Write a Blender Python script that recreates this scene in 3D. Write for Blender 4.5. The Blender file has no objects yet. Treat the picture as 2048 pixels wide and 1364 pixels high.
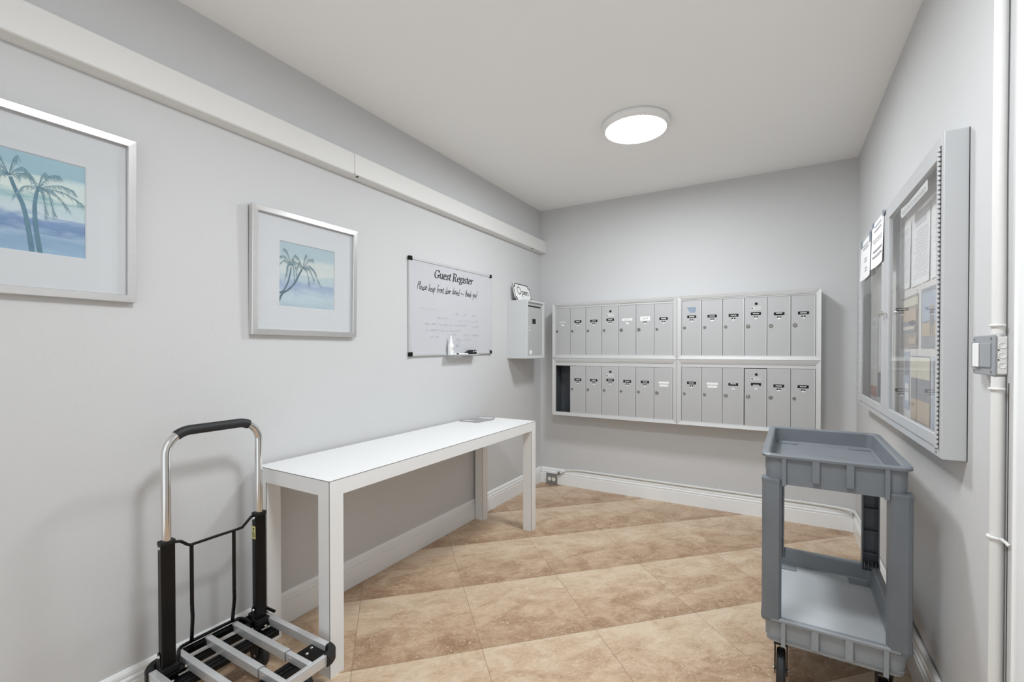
import bpy, bmesh, math, random
from mathutils import Vector, Matrix
random.seed(7)
S = bpy.context.scene
C = S.collection
PI = math.pi
# ------------------------------------------------------------ camera, world, exposure
W, H = 2.4717, 2.622            # room width and height; left wall x=0, back wall y=0, floor z=0
cam = bpy.data.objects.new('camera', bpy.data.cameras.new('camera')); C.objects.link(cam); S.camera = cam
cam.data.sensor_width = 36.0
cam.data.lens = 912.87 * 36.0 / 2048.0
cam.data.shift_y = 26.75 / 2048.0
cam.data.clip_start = 0.02
_yaw, _pit, _rol = -0.5284, -0.0100, -0.0006
_f = Vector((math.sin(_yaw)*math.cos(_pit), math.cos(_yaw)*math.cos(_pit), math.sin(_pit)))
_r = Vector((math.cos(_yaw), -math.sin(_yaw), 0)); _u = _r.cross(_f)
_r2 = math.cos(_rol)*_r + math.sin(_rol)*_u; _u2 = -math.sin(_rol)*_r + math.cos(_rol)*_u
cam.matrix_world = Matrix(((_r2.x, _u2.x, -_f.x, 1.9983), (_r2.y, _u2.y, -_f.y, -3.9754), (_r2.z, _u2.z, -_f.z, 1.28), (0, 0, 0, 1)))
wd = bpy.data.worlds.new('world'); S.world = wd; wd.use_nodes = True
WORLD_STRENGTH = 1.15
LAMP_FAR, LAMP_NEAR = 98.0, 95.0
wd.node_tree.nodes['Background'].inputs[0].default_value = (0.93, 0.97, 1.0, 1)
wd.node_tree.nodes['Background'].inputs[1].default_value = WORLD_STRENGTH
S.view_settings.view_transform = 'Standard'; S.view_settings.look = 'None'
S.view_settings.gamma = 1.0; S.view_settings.use_curve_mapping = False
S.view_settings.exposure = 0.02

# ------------------------------------------------------------ materials
def srgb(r, g, b):
    f = lambda c: (c/255/12.92) if c <= 10 else ((c/255+.055)/1.055)**2.4
    return (f(r), f(g), f(b), 1.0)
def mat(name, col, rough=.5, metal=0.0, var=.04, vscale=8.0, bump=0.0, bscale=200.0, emit=0.0, spec=.5, stretch=None, coat=0.0):
    m = bpy.data.materials.new(name); m.use_nodes = True
    nt = m.node_tree; N = nt.nodes; L = nt.links; b = N['Principled BSDF']
    b.inputs['Roughness'].default_value = rough; b.inputs['Metallic'].default_value = metal
    b.inputs['Specular IOR Level'].default_value = spec
    b.inputs['Coat Weight'].default_value = coat
    tc = N.new('ShaderNodeTexCoord'); src = tc.outputs['Object']
    if stretch:
        mp = N.new('ShaderNodeMapping'); mp.inputs['Scale'].default_value = stretch; L.new(src, mp.inputs[0]); src = mp.outputs[0]
    n = N.new('ShaderNodeTexNoise'); n.inputs['Scale'].default_value = vscale; n.inputs['Detail'].default_value = 5
    L.new(src, n.inputs['Vector'])
    mx = N.new('ShaderNodeMix'); mx.data_type = 'RGBA'
    a = tuple(max(0, c*(1-var)) for c in col[:3])+(1,); d = tuple(min(1, c*(1+var)) for c in col[:3])+(1,)
    mx.inputs['A'].default_value = a; mx.inputs['B'].default_value = d
    L.new(n.outputs['Fac'], mx.inputs['Factor']); L.new(mx.outputs['Result'], b.inputs['Base Color'])
    if bump:
        n2 = N.new('ShaderNodeTexNoise'); n2.inputs['Scale'].default_value = bscale; n2.inputs['Detail'].default_value = 3
        L.new(src, n2.inputs['Vector'])
        bp = N.new('ShaderNodeBump'); bp.inputs['Strength'].default_value = bump; bp.inputs['Distance'].default_value = .002
        L.new(n2.outputs['Fac'], bp.inputs['Height']); L.new(bp.outputs['Normal'], b.inputs['Normal'])
    if emit:
        b.inputs['Emission Color'].default_value = col; b.inputs['Emission Strength'].default_value = emit
    return m
def glass_mat(name):
    m = bpy.data.materials.new(name); m.use_nodes = True; nt = m.node_tree; N = nt.nodes; L = nt.links
    N.remove(N['Principled BSDF']); out = N['Material Output']
    t = N.new('ShaderNodeBsdfTransparent'); t.inputs[0].default_value = (.99, .992, .99, 1)
    g = N.new('ShaderNodeBsdfGlossy'); g.inputs['Roughness'].default_value = .02
    lw = N.new('ShaderNodeLayerWeight'); lw.inputs['Blend'].default_value = .5
    pw = N.new('ShaderNodeMath'); pw.operation = 'POWER'; L.new(lw.outputs['Facing'], pw.inputs[0]); pw.inputs[1].default_value = 5
    fr = N.new('ShaderNodeMath'); fr.operation = 'MULTIPLY_ADD'; L.new(pw.outputs[0], fr.inputs[0]); fr.inputs[1].default_value = .8; fr.inputs[2].default_value = .022
    mx = N.new('ShaderNodeMixShader'); L.new(fr.outputs[0], mx.inputs[0]); L.new(t.outputs[0], mx.inputs[1]); L.new(g.outputs[0], mx.inputs[2])
    L.new(mx.outputs[0], out.inputs[0]); return m
def floor_mat():
    m = bpy.data.materials.new('floor_tile'); m.use_nodes = True; nt = m.node_tree; N = nt.nodes; L = nt.links; b = N['Principled BSDF']
    tc = N.new('ShaderNodeTexCoord'); sp = N.new('ShaderNodeSeparateXYZ'); L.new(tc.outputs['Object'], sp.inputs[0])
    def M(op, a, bb=None, c=None):
        n = N.new('ShaderNodeMath'); n.operation = op
        for i, v in enumerate((a, bb, c)):
            if v is None: continue
            if isinstance(v, (int, float)): n.inputs[i].default_value = v
            else: L.new(v, n.inputs[i])
        return n.outputs[0]
    hd = .3735
    dx = M('SUBTRACT', sp.outputs[0], .908); dy = M('SUBTRACT', sp.outputs[1], -1.617)
    p = M('DIVIDE', M('ADD', dx, dy), 2*hd); q = M('DIVIDE', M('SUBTRACT', dx, dy), 2*hd)
    fp = M('FRACT', p); fq = M('FRACT', q)
    e = M('MINIMUM', M('MINIMUM', fp, M('SUBTRACT', 1.0, fp)), M('MINIMUM', fq, M('SUBTRACT', 1.0, fq)))
    gm = M('LESS_THAN', e, .0034)
    # tile print: veins run along p, repeated with a small change per tile
    cb = N.new('ShaderNodeCombineXYZ')
    L.new(M('ADD', M('MULTIPLY', fp, .9), M('MULTIPLY', M('FLOOR', p), 1.7)), cb.inputs[0]); L.new(fq, cb.inputs[1]); L.new(M('MULTIPLY', M('FLOOR', q), .37), cb.inputs[2])
    n1 = N.new('ShaderNodeTexNoise'); n1.inputs['Scale'].default_value = 2.6; n1.inputs['Detail'].default_value = 8; n1.inputs['Roughness'].default_value = .62; n1.inputs['Distortion'].default_value = .7
    mpp = N.new('ShaderNodeMapping'); mpp.inputs['Scale'].default_value = (1.25, 1.9, 1.0); L.new(cb.outputs[0], mpp.inputs[0]); L.new(mpp.outputs[0], n1.inputs['Vector'])
    n2 = N.new('ShaderNodeTexNoise'); n2.inputs['Scale'].default_value = 9; n2.inputs['Detail'].default_value = 10; n2.inputs['Roughness'].default_value = .7; n2.inputs['Distortion'].default_value = 1.6
    L.new(mpp.outputs[0], n2.inputs['Vector'])
    n2.inputs['Scale'].default_value = 6.5; n2.inputs['Distortion'].default_value = 2.4
    t = M('ADD', M('ADD', M('MULTIPLY', fq, .5), M('MULTIPLY', M('SUBTRACT', n1.outputs['Fac'], .46), 1.35)), M('MULTIPLY', M('SUBTRACT', n2.outputs['Fac'], .5), .72))
    cr = N.new('ShaderNodeValToRGB'); L.new(t, cr.inputs[0])
    els = cr.color_ramp.elements
    els[0].position = -0.0; els[0].color = srgb(211, 191, 166)
    els[1].position = 1.0; els[1].color = srgb(138, 108, 82)
    for pos, c in ((.18, srgb(202, 178, 151)), (.36, srgb(187, 160, 133)), (.52, srgb(172, 143, 116)), (.68, srgb(157, 126, 99)), (.84, srgb(140, 110, 84))):
        k = els.new(pos); k.color = c
    # light travertine flecks
    n3 = N.new('ShaderNodeTexNoise'); n3.inputs['Scale'].default_value = 17; n3.inputs['Detail'].default_value = 4; n3.inputs['Distortion'].default_value = 2.2
    L.new(mpp.outputs[0], n3.inputs['Vector'])
    fl = N.new('ShaderNodeMapRange'); fl.inputs['From Min'].default_value = .59; fl.inputs['From Max'].default_value = .66; L.new(n3.outputs['Fac'], fl.inputs['Value'])
    fm = M('MULTIPLY', fl.outputs[0], M('MULTIPLY', n1.outputs['Fac'], 1.3))
    mx = N.new('ShaderNodeMix'); mx.data_type = 'RGBA'; L.new(fm, mx.inputs['Factor']); L.new(cr.outputs[0], mx.inputs['A']); mx.inputs['B'].default_value = srgb(216, 198, 174)
    # thin darker mineral veins
    n4 = N.new('ShaderNodeTexNoise'); n4.inputs['Scale'].default_value = 5.5; n4.inputs['Detail'].default_value = 9; n4.inputs['Roughness'].default_value = .68; n4.inputs['Distortion'].default_value = 1.2
    mp4 = N.new('ShaderNodeMapping'); mp4.inputs['Location'].default_value = (7.3, 2.1, 4.4); L.new(mpp.outputs[0], mp4.inputs[0]); L.new(mp4.outputs[0], n4.inputs['Vector'])
    vn = M('SUBTRACT', 1.0, M('MINIMUM', 1.0, M('MULTIPLY', M('ABSOLUTE', M('SUBTRACT', n4.outputs['Fac'], .5)), 26.0)))
    mv = N.new('ShaderNodeMix'); mv.data_type = 'RGBA'; L.new(M('MULTIPLY', vn, .16), mv.inputs['Factor']); L.new(mx.outputs['Result'], mv.inputs['A']); mv.inputs['B'].default_value = srgb(132, 102, 76)
    mx = mv
    mg = N.new('ShaderNodeMix'); mg.data_type = 'RGBA'; L.new(M('MULTIPLY', gm, .55), mg.inputs['Factor']); L.new(mx.outputs['Result'], mg.inputs['A']); mg.inputs['B'].default_value = srgb(128, 104, 80)
    L.new(mg.outputs['Result'], b.inputs['Base Color'])
    b.inputs['Roughness'].default_value = .42; b.inputs['Specular IOR Level'].default_value = .35
    bp = N.new('ShaderNodeBump'); bp.inputs['Strength'].default_value = .25; bp.inputs['Distance'].default_value = .002
    L.new(M('SUBTRACT', 1.0, gm), bp.inputs['Height']); L.new(bp.outputs[0], b.inputs['Normal'])
    return m
def art_mat(name, kind, y0, z0, size):
    # watercolour washes of sky and sea as bands of height with noise-bent edges
    m = bpy.data.materials.new(name); m.use_nodes = True; nt = m.node_tree; N = nt.nodes; L = nt.links; b = N['Principled BSDF']
    tc = N.new('ShaderNodeTexCoord'); sp = N.new('ShaderNodeSeparateXYZ'); L.new(tc.outputs['Object'], sp.inputs[0])
    mp = N.new('ShaderNodeMapping'); mp.inputs['Scale'].default_value = (1, 2.2, 9.0); L.new(tc.outputs['Object'], mp.inputs[0])
    n = N.new('ShaderNodeTexNoise'); n.inputs['Scale'].default_value = 3.2; n.inputs['Detail'].default_value = 5; n.inputs['Distortion'].default_value = .6; L.new(mp.outputs[0], n.inputs['Vector'])
    mr = N.new('ShaderNodeMapRange'); mr.inputs['From Min'].default_value = z0; mr.inputs['From Max'].default_value = z0+size; L.new(sp.outputs[2], mr.inputs['Value'])
    ad = N.new('ShaderNodeMath'); ad.operation = 'MULTIPLY_ADD'; L.new(n.outputs['Fac'], ad.inputs[0]); ad.inputs[1].default_value = .36; ad.inputs[2].default_value = -.18
    sm = N.new('ShaderNodeMath'); sm.operation = 'ADD'; L.new(mr.outputs[0], sm.inputs[0]); L.new(ad.outputs[0], sm.inputs[1])
    cr = N.new('ShaderNodeValToRGB'); L.new(sm.outputs[0], cr.inputs[0]); els = cr.color_ramp.elements
    if kind == 0:
        st = [(0, (150, 180, 204)), (.1, (132, 164, 194)), (.2, (156, 182, 206)), (.28, (108, 138, 180)), (.34, (124, 152, 192)), (.4, (196, 212, 218)), (.5, (188, 208, 212)), (.57, (150, 186, 192)), (.63, (212, 223, 218)), (.76, (204, 219, 218)), (.84, (152, 186, 200)), (1, (160, 190, 203))]
    else:
        st = [(0, (176, 200, 214)), (.12, (190, 212, 222)), (.22, (186, 208, 222)), (.3, (158, 184, 218)), (.36, (150, 174, 214)), (.42, (190, 210, 220)), (.5, (186, 210, 213)), (.56, (216, 224, 221)), (.7, (214, 223, 216)), (.8, (176, 203, 212)), (1, (172, 200, 212))]
        st = [(p_, tuple(.8*(.74*v+.26*sum(c_)/3)+.2*(185, 197, 205)[i] - 6 for i, v in enumerate(c_))) for p_, c_ in st]
    els[0].position = 0; els[0].color = srgb(*st[0][1]); els[1].position = 1; els[1].color = srgb(*st[-1][1])
    for p_, c_ in st[1:-1]:
        k = els.new(p_); k.color = srgb(*c_)
    L.new(cr.outputs[0], b.inputs['Base Color']); b.inputs['Roughness'].default_value = .7
    return m

M_WALL = mat('wall_paint', srgb(204, 204, 204), .62, var=.012, vscale=3, bump=.35, bscale=55, spec=.3)
M_CEIL = mat('ceiling_paint', srgb(247, 247, 246), .8, var=.01, vscale=2, spec=.2)
M_TRIM = mat('trim_gloss_white', srgb(240, 241, 241), .3, var=.01)
M_FLOOR = floor_mat()
M_SILVER = mat('brushed_silver', srgb(214, 213, 212), .28, .75, var=.05, vscale=60, stretch=(1, 1, 1))
M_ALU = mat('anodised_aluminium', srgb(212, 213, 214), .34, .4, var=.04, vscale=40)
M_ALUW = mat('satin_aluminium', srgb(206, 206, 205), .42, .3, var=.03, vscale=25)
M_DOOR = mat('mailbox_door_metal', srgb(184, 184, 184), .45, .15, var=.03, vscale=10)
M_INNER = mat('mailbox_interior', srgb(78, 82, 86), .6, .2, var=.12, vscale=14)
M_CHROME = mat('chrome', srgb(225, 224, 222), .09, 1.0, var=.02)
M_LOCK = mat('lock_nickel', srgb(150, 149, 145), .25, .9, var=.08, vscale=200)
M_BLACK = mat('black_enamel', srgb(9, 9, 10), .3, var=.2, spec=.3)
M_BLACKM = mat('black_matte', srgb(16, 16, 17), .55, var=.2)
M_FOAM = mat('foam_grip', srgb(30, 31, 33), .55, var=.12, vscale=40, bump=.2, bscale=300)
M_RUBBER = mat('rubber', srgb(36, 36, 37), .6, var=.15, vscale=30)
M_LAM = mat('white_laminate', srgb(232, 232, 231), .35, var=.008)
M_SEAM = mat('laminate_seam', srgb(70, 66, 62), .6, var=.1)
M_WHITE = mat('white_plastic', srgb(240, 240, 238), .4, var=.01)
M_MATB = mat('mat_board', srgb(209, 211, 214), .75, var=.006)
M_PAPER = mat('paper', srgb(246, 246, 246), .7, var=.012, vscale=15)
M_INK = mat('ink', srgb(24, 24, 27), .6, var=.1)
M_TEXT = mat('printed_text_grey', srgb(182, 182, 185), .7, var=.15, vscale=300)
M_TEXTL = mat('printed_text_pale', srgb(214, 214, 216), .7, var=.1, vscale=300)
M_FAINT = mat('faded_ink', srgb(184, 186, 191), .6, var=.04, vscale=60)
M_FAINTB = mat('faded_blue_ink', srgb(160, 178, 190), .6, var=.05, vscale=60)
M_BOARD = mat('whiteboard_enamel', srgb(197, 197, 201), .25, var=.006)
M_GRAYBOX = mat('grey_painted_steel', srgb(204, 206, 206), .42, var=.015)
M_GRAYDOOR = mat('grey_steel_door', srgb(178, 180, 178), .45, .1, var=.02)
M_CART = mat('cart_grey_plastic', srgb(116, 121, 126), .46, var=.22, vscale=6, bump=.12, bscale=140)
M_CARTF = mat('cart_scuffed_shelf', srgb(192, 196, 199), .5, var=.16, vscale=6, bump=.1, bscale=120)
M_CARTP = mat('cart_grey_plastic_post', srgb(108, 113, 118), .42, var=.3, vscale=9, bump=.12, bscale=140, stretch=(1, 1, .45))
M_CARTB = mat('cart_grey_plastic_lit', srgb(142, 147, 151), .5, var=.18, vscale=6, bump=.12, bscale=140)  # cart grey made paler: brighter light on the bottom shelf put into the colour
M_NOTICE = mat('notice_cabinet_paint', srgb(190, 191, 192), .45, .05, var=.012)
M_CORK = mat('cabinet_back_felt', srgb(232, 229, 226), .9, var=.05, vscale=60)
M_GLASS = glass_mat('pane_glass')
M_HINGE = mat('hinge_steel', srgb(150, 152, 154), .35, .7, var=.08, vscale=50)
M_DARK = mat('dark_gap', srgb(30, 30, 31), .7, var=.1)
M_RACE = mat('raceway_paint', srgb(224, 223, 220), .5, var=.01, vscale=4)
M_PIPE = mat('painted_conduit', srgb(222, 221, 218), .45, var=.02, vscale=8, bump=.3, bscale=40)
M_STEEL = mat('galvanised_steel', srgb(146, 147, 147), .4, .5, var=.12, vscale=50)
M_SWCOV = mat('switch_cover_grey', srgb(150, 154, 158), .4, var=.05, vscale=20)
M_PALM = mat('palm_wash', srgb(86, 126, 146), .7, var=.3, vscale=40)
M_PALML = mat('palm_wash_pale', srgb(124, 160, 174), .7, var=.15, vscale=40)
M_PALMG = mat('palm_wash_dark', srgb(92, 116, 130), .7, var=.3, vscale=40)
M_PALMGL = mat('palm_wash_dark_pale', srgb(134, 160, 168), .7, var=.15, vscale=40)
M_BLUESTICK = mat('blue_sticker', srgb(138, 154, 172), .5, var=.12, vscale=120)
M_STICK = mat('grey_sticker', srgb(212, 212, 210), .5, var=.03, vscale=100)
M_YELLOW = mat('yellow_tag', srgb(214, 208, 140), .6, var=.08, vscale=90)
M_TAPE = mat('blue_tape', srgb(128, 138, 152), .5, var=.1, vscale=60)
M_PHOTO = mat('sepia_photo_print', srgb(176, 166, 158), .45, var=.35, vscale=16, stretch=(1, 1.6, 3))
M_PHOTO2 = mat('coastal_photo_print', srgb(166, 168, 172), .45, var=.3, vscale=14, stretch=(1, 1.2, 3))
M_BLUEP = mat('pale_blue_print', srgb(190, 198, 213), .5, var=.12, vscale=18)
M_BEIGE = mat('beige_print', srgb(206, 186, 164), .55, var=.06, vscale=18)
M_GREYP = mat('grey_print', srgb(150, 150, 156), .5, var=.2, vscale=18)
M_CREAM = mat('cream_print', srgb(226, 220, 200), .55, var=.05, vscale=20)
M_RED = mat('faded_red_print', srgb(204, 160, 154), .55, var=.12, vscale=20)
M_MAG = mat('grey_magazine_print', srgb(150, 150, 152), .4, var=.45, vscale=28)
M_ORNG = mat('bottle_label', srgb(196, 198, 204), .5, var=.1, vscale=80)
def emit_mat(name, s):
    m = mat(name, (.915, .96, 1.0, 1), .5, var=0.0)
    b = m.node_tree.nodes['Principled BSDF']; b.inputs['Emission Color'].default_value = (.915, .96, 1.0, 1); b.inputs['Emission Strength'].default_value = s
    return m

# ------------------------------------------------------------ mesh helpers
class MB:
    def __init__(self): self.v = []; self.f = []; self.m = []
    def add(self, vs, fs, m=0):
        o = len(self.v); self.v += [tuple(p) for p in vs]
        for f in fs: self.f.append(tuple(i+o for i in f)); self.m.append(m)
    def box(self, x0, x1, y0, y1, z0, z1, m=0):
        x0, x1 = sorted((x0, x1)); y0, y1 = sorted((y0, y1)); z0, z1 = sorted((z0, z1))
        self.add([(x0,y0,z0),(x1,y0,z0),(x1,y1,z0),(x0,y1,z0),(x0,y0,z1),(x1,y0,z1),(x1,y1,z1),(x0,y1,z1)],
                 [(0,3,2,1),(4,5,6,7),(0,1,5,4),(1,2,6,5),(2,3,7,6),(3,0,4,7)], m); return self
    def poly(self, pts, m=0): self.add(pts, [tuple(range(len(pts)))], m); return self
    def prism(self, pts, vec, m=0):
        n = len(pts); vec = Vector(vec); a = [Vector(p) for p in pts]; b = [p+vec for p in a]
        self.add(a+b, [tuple(range(n))[::-1], tuple(range(n, 2*n))]+[(i, (i+1) % n, n+(i+1) % n, n+i) for i in range(n)], m); return self
    def tube(self, path, r, n=10, m=0, caps=True, flat=None):
        path = [Vector(p) for p in path]; rings = []
        t0 = (path[1]-path[0]).normalized(); up = Vector((0, 0, 1)) if abs(t0.z) < .9 else Vector((0, 1, 0))
        nrm = (up - t0*up.dot(t0)).normalized()
        for i, p in enumerate(path):
            t = (path[min(i+1, len(path)-1)]-path[max(i-1, 0)]).normalized()
            nrm = (nrm - t*nrm.dot(t)).normalized(); bi = t.cross(nrm)
            rr = r[i] if isinstance(r, (list, tuple)) else r
            rings.append([p + (nrm*math.cos(2*PI*k/n)+bi*math.sin(2*PI*k/n))*rr for k in range(n)])
        vs = [q for rg in rings for q in rg]; fs = []
        for i in range(len(rings)-1):
            for k in range(n): fs.append((i*n+k, i*n+(k+1) % n, (i+1)*n+(k+1) % n, (i+1)*n+k))
        if caps: fs += [tuple(range(n))[::-1], tuple(range((len(rings)-1)*n, len(rings)*n))]
        self.add(vs, fs, m); return self
    def cyl(self, p0, p1, r, n=16, m=0): return self.tube([p0, p1], r, n, m)
    def lathe(self, prof, c, axis='z', n=32, m=0):
        vs = []; fs = []
        for (r, h) in prof:
            for k in range(n):
                a = 2*PI*k/n; u, w = r*math.cos(a), r*math.sin(a)
                vs.append({'z': (c[0]+u, c[1]+w, c[2]+h), 'x': (c[0]+h, c[1]+u, c[2]+w), 'y': (c[0]+w, c[1]+h, c[2]+u)}[axis])
        for i in range(len(prof)-1):
            for k in range(n): fs.append((i*n+k, i*n+(k+1) % n, (i+1)*n+(k+1) % n, (i+1)*n+k))
        fs += [tuple(range(n))[::-1], tuple(range((len(prof)-1)*n, len(prof)*n))]
        self.add(vs, fs, m); return self
    def build(self, name, mats, parent=None, bevel=0.0, smooth=False, seg=2, thing=None):
        root = parent
        while root is not None and root.parent is not None: root = root.parent
        off = Vector(root['_o']) if (root is not None and '_o' in root) else Vector((0, 0, 0))
        me = bpy.data.meshes.new(name); me.from_pydata([tuple(Vector(p)-off) for p in self.v], [], self.f)
        mats = mats if isinstance(mats, (list, tuple)) else [mats]
        for mm in mats: me.materials.append(mm)
        me.polygons.foreach_set('material_index', self.m)
        bm = bmesh.new(); bm.from_mesh(me); bmesh.ops.recalc_face_normals(bm, faces=bm.faces); bm.to_mesh(me); bm.free()
        if smooth:
            me.polygons.foreach_set('use_smooth', [True]*len(me.polygons))
            try: me.set_sharp_from_angle(angle=math.radians(38))
            except Exception: pass
        me.update()
        o = bpy.data.objects.new(name, me); C.objects.link(o)
        if parent: o.parent = parent
        if bevel:
            b = o.modifiers.new('bevel', 'BEVEL'); b.width = bevel; b.segments = seg; b.limit_method = 'ANGLE'; b.angle_limit = math.radians(40)
            b.harden_normals = False
        return o
def thing(name, label, cat, loc, group=None):
    o = bpy.data.objects.new(name, None); C.objects.link(o); o.location = loc; o['_o'] = tuple(loc)
    o.empty_display_size = .05
    o['label'] = label; o['category'] = cat
    if group: o['group'] = group
    return o
def tag(o, label, cat, group=None):
    o['label'] = label; o['category'] = cat
    if group: o['group'] = group
    return o
def struct(o): o['kind'] = 'structure'; return o
def arc(c, r, a0, a1, n, plane='yz'):
    out = []
    for i in range(n+1):
        a = math.radians(a0+(a1-a0)*i/n); u, w = r*math.cos(a), r*math.sin(a)
        out.append({'yz': (c[0], c[1]+u, c[2]+w), 'xy': (c[0]+u, c[1]+w, c[2]), 'xz': (c[0]+u, c[1], c[2]+w)}[plane])
    return out
def catmull(pts, k=6):
    if len(pts) < 3: return pts
    P = [pts[0]]+list(pts)+[pts[-1]]; out = []
    for i in range(1, len(P)-2):
        p0, p1, p2, p3 = P[i-1:i+3]
        for j in range(k):
            t = j/k
            out.append(tuple(.5*((2*b)+(-a+c)*t+(2*a-5*b+4*c-d)*t*t+(-a+3*b-3*c+d)*t**3) for a, b, c, d in zip(p0, p1, p2, p3)))
    out.append(tuple(pts[-1])); return out
# pen strokes: 2-D paths drawn as flat ribbons on a surface
def ribbon(mb, path, fn, w=None, nib=None, m=0, taper=False):
    n = len(path)
    for i in range(n-1):
        a, b = Vector(path[i]), Vector(path[i+1]); d = b-a
        if d.length < 1e-9: continue
        pr = Vector((-d.y, d.x)).normalized()
        if nib is not None:
            o = Vector(nib[:2])/2
            if abs(o.dot(pr)) < nib[2]/2: o = o + pr*(nib[2]/2*(1 if o.dot(pr) >= 0 else -1))
            oa = ob = o
        else:
            wa = wb = w
            if taper: wa = w*(1-.75*i/(n-1)); wb = w*(1-.75*(i+1)/(n-1))
            oa, ob = pr*wa/2, pr*wb/2
            e = d.normalized()*w*.2
            if not taper: a = a-e; b = b+e
        k = random.uniform(.00003, .0006)                 # strokes lie on top of one another, never in one plane
        mb.poly([(p[0]+k, p[1], p[2]) for p in (fn(*(a-oa)), fn(*(b-ob)), fn(*(b+ob)), fn(*(a+oa)))], m)

# ------------------------------------------------------------ room shell
YB = -5.2
struct(MB().box(-.12, W+.12, YB, .12, -.1, 0).build('floor', M_FLOOR))
struct(MB().box(-.12, W+.12, YB, .12, H, H+.1).build('ceiling', M_CEIL))
struct(MB().box(-.12, 0, YB, 0, 0, H).build('wall_left', M_WALL))
struct(MB().box(-.12, W+.12, 0, .12, 0, H).build('wall_back', M_WALL))
struct(MB().box(W, W+.12, YB, 0, 0, H).build('wall_right', M_WALL))
BBP = [(.018, 0), (.018, .096), (.0125, .0985), (.0125, .1035), (.0165, .106), (.0165, .1135), (.0095, .118), (.0095, .1235), (.0125, .126), (.0115, .136), (.006, .1455), (0, .147)]
def baseboard(name, a, b, inward):
    a, b = Vector(a), Vector(b); iv = Vector(inward); mb = MB()
    pts = [a+iv*d+Vector((0, 0, z)) for d, z in BBP]+[a.copy()]
    mb.prism(pts, b-a); return struct(mb.build(name, M_TRIM))
baseboard('baseboard_left', (0, YB, 0), (0, 0, 0), (1, 0, 0))
baseboard('baseboard_back', (.018, 0, 0), (W-.018, 0, 0), (0, -1, 0))
baseboard('baseboard_right', (W, -2.47, 0), (W, 0, 0), (-1, 0, 0))
t = MB()                                                   # door casing at the right edge: stepped profile
prof = [(0, 0), (.007, .0), (.009, .004), (.006, .010), (.006, .026), (.011, .034), (.012, .05), (.012, .085), (0, .085)]
t.prism([(W-d, -2.494-s, 0) for d, s in prof], (0, 0, 2.35))
struct(t.build('trim_1', M_TRIM))

# ------------------------------------------------------------ ceiling lamps
def ceiling_lamp(x, y, label, strength):
    g = thing('ceiling_light', label, 'ceiling light', (x, y, H), 'round ceiling lights')
    b = MB(); b.lathe([(.186, 0), (.193, -.006), (.196, -.016), (.194, -.026), (.188, -.034), (.178, -.041), (.175, -.044), (.16, -.044)], (x, y, H), n=64)
    b.build('rim', M_WHITE, g, smooth=True)
    d = MB(); d.lathe([(.1765, -.0425), (.174, -.0445), (.155, -.0455), (.09, -.046), (.001, -.0462)], (x, y, H), n=64)
    d.build('diffuser', emit_mat('lamp_diffuser', strength), g, smooth=True)
    return g
ceiling_lamp(1.262, -1.262, 'round white flush ceiling light glowing above the mailboxes', LAMP_FAR)
ceiling_lamp(1.62, -3.05, 'round white flush ceiling light above the folding trolley, near the entrance', LAMP_NEAR)

# ------------------------------------------------------------ surface raceway on the left wall
g = thing('cable_raceway', 'long white boxed cable raceway running high along the left wall', 'cable raceway', (0, -2, 2.21))
def race(y0, y1, nm, dz=0.0):
    mb = MB(); pr = [(0, 2.203), (.022, 2.2055), (.023, 2.2065), (.030, 2.2072), (.031, 2.2066), (.052, 2.209), (.056, 2.213), (.0565, 2.217), (.0565, 2.317), (.053, 2.3215), (0, 2.3225)]
    mb.prism([(x+.001, y0, z+dz) for x, z in pr], (0, y1-y0, 0)); return mb.build(nm, M_RACE, g)
race(YB, -2.3014, 'cover_strip'); race(-2.2986, -.0008, 'cover_strip', .0015)
MB().box(.001, .0555, -2.3015, -2.2985, 2.209, 2.320).build('joint_gap', M_SEAM, g)
cp = MB(); cp.box(.0576, .060, -.028, -.0008, 2.211, 2.322); cp.build('end_cap', M_RACE, g)
MB().box(.036, .052, -2.276, -2.268, 2.2055, 2.2088).build('fixing_notch', M_DARK, g); MB().box(.036, .048, -.26, -.25, 2.2055, 2.2085).build('fixing_notch', M_DARK, g)

# ------------------------------------------------------------ framed palm watercolours
def palm_trunk(mb, path, w0, w1, fn, m):
    pts = catmull(path, 6); n = len(pts)
    for i in range(n-1):
        a, b = Vector(pts[i]), Vector(pts[i+1]); pr = Vector((-(b-a).y, (b-a).x)).normalized()
        wa = w0+(w1-w0)*i/(n-1); wb = w0+(w1-w0)*(i+1)/(n-1)
        mb.poly([fn(*(a-pr*wa/2)), fn(*(b-pr*wb/2)), fn(*(b+pr*wb/2)), fn(*(a+pr*wa/2))], m)
def palm_crown(mb, c, fronds, fn, ms, scale=1.0):
    for (dx, dy, droop) in fronds:
        mid = (c[0]+dx*.55*scale, c[1]+(dy*.75)*scale); end = (c[0]+dx*scale, c[1]+(dy-droop)*scale)
        pts = catmull([c, mid, end], 7)
        ribbon(mb, pts, fn, w=.007, m=ms[0], taper=True)
        n = len(pts)
        for i in range(2, n):
            p = pts[i]; s = .018+.05*(i/n)
            for _ in range(4):
                q = (p[0]+random.uniform(-.5, .5)*s+dx*.1, p[1]-s*random.uniform(.3, 1.4))
                ribbon(mb, [p, q], fn, w=.004, m=ms[1], taper=True)
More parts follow.
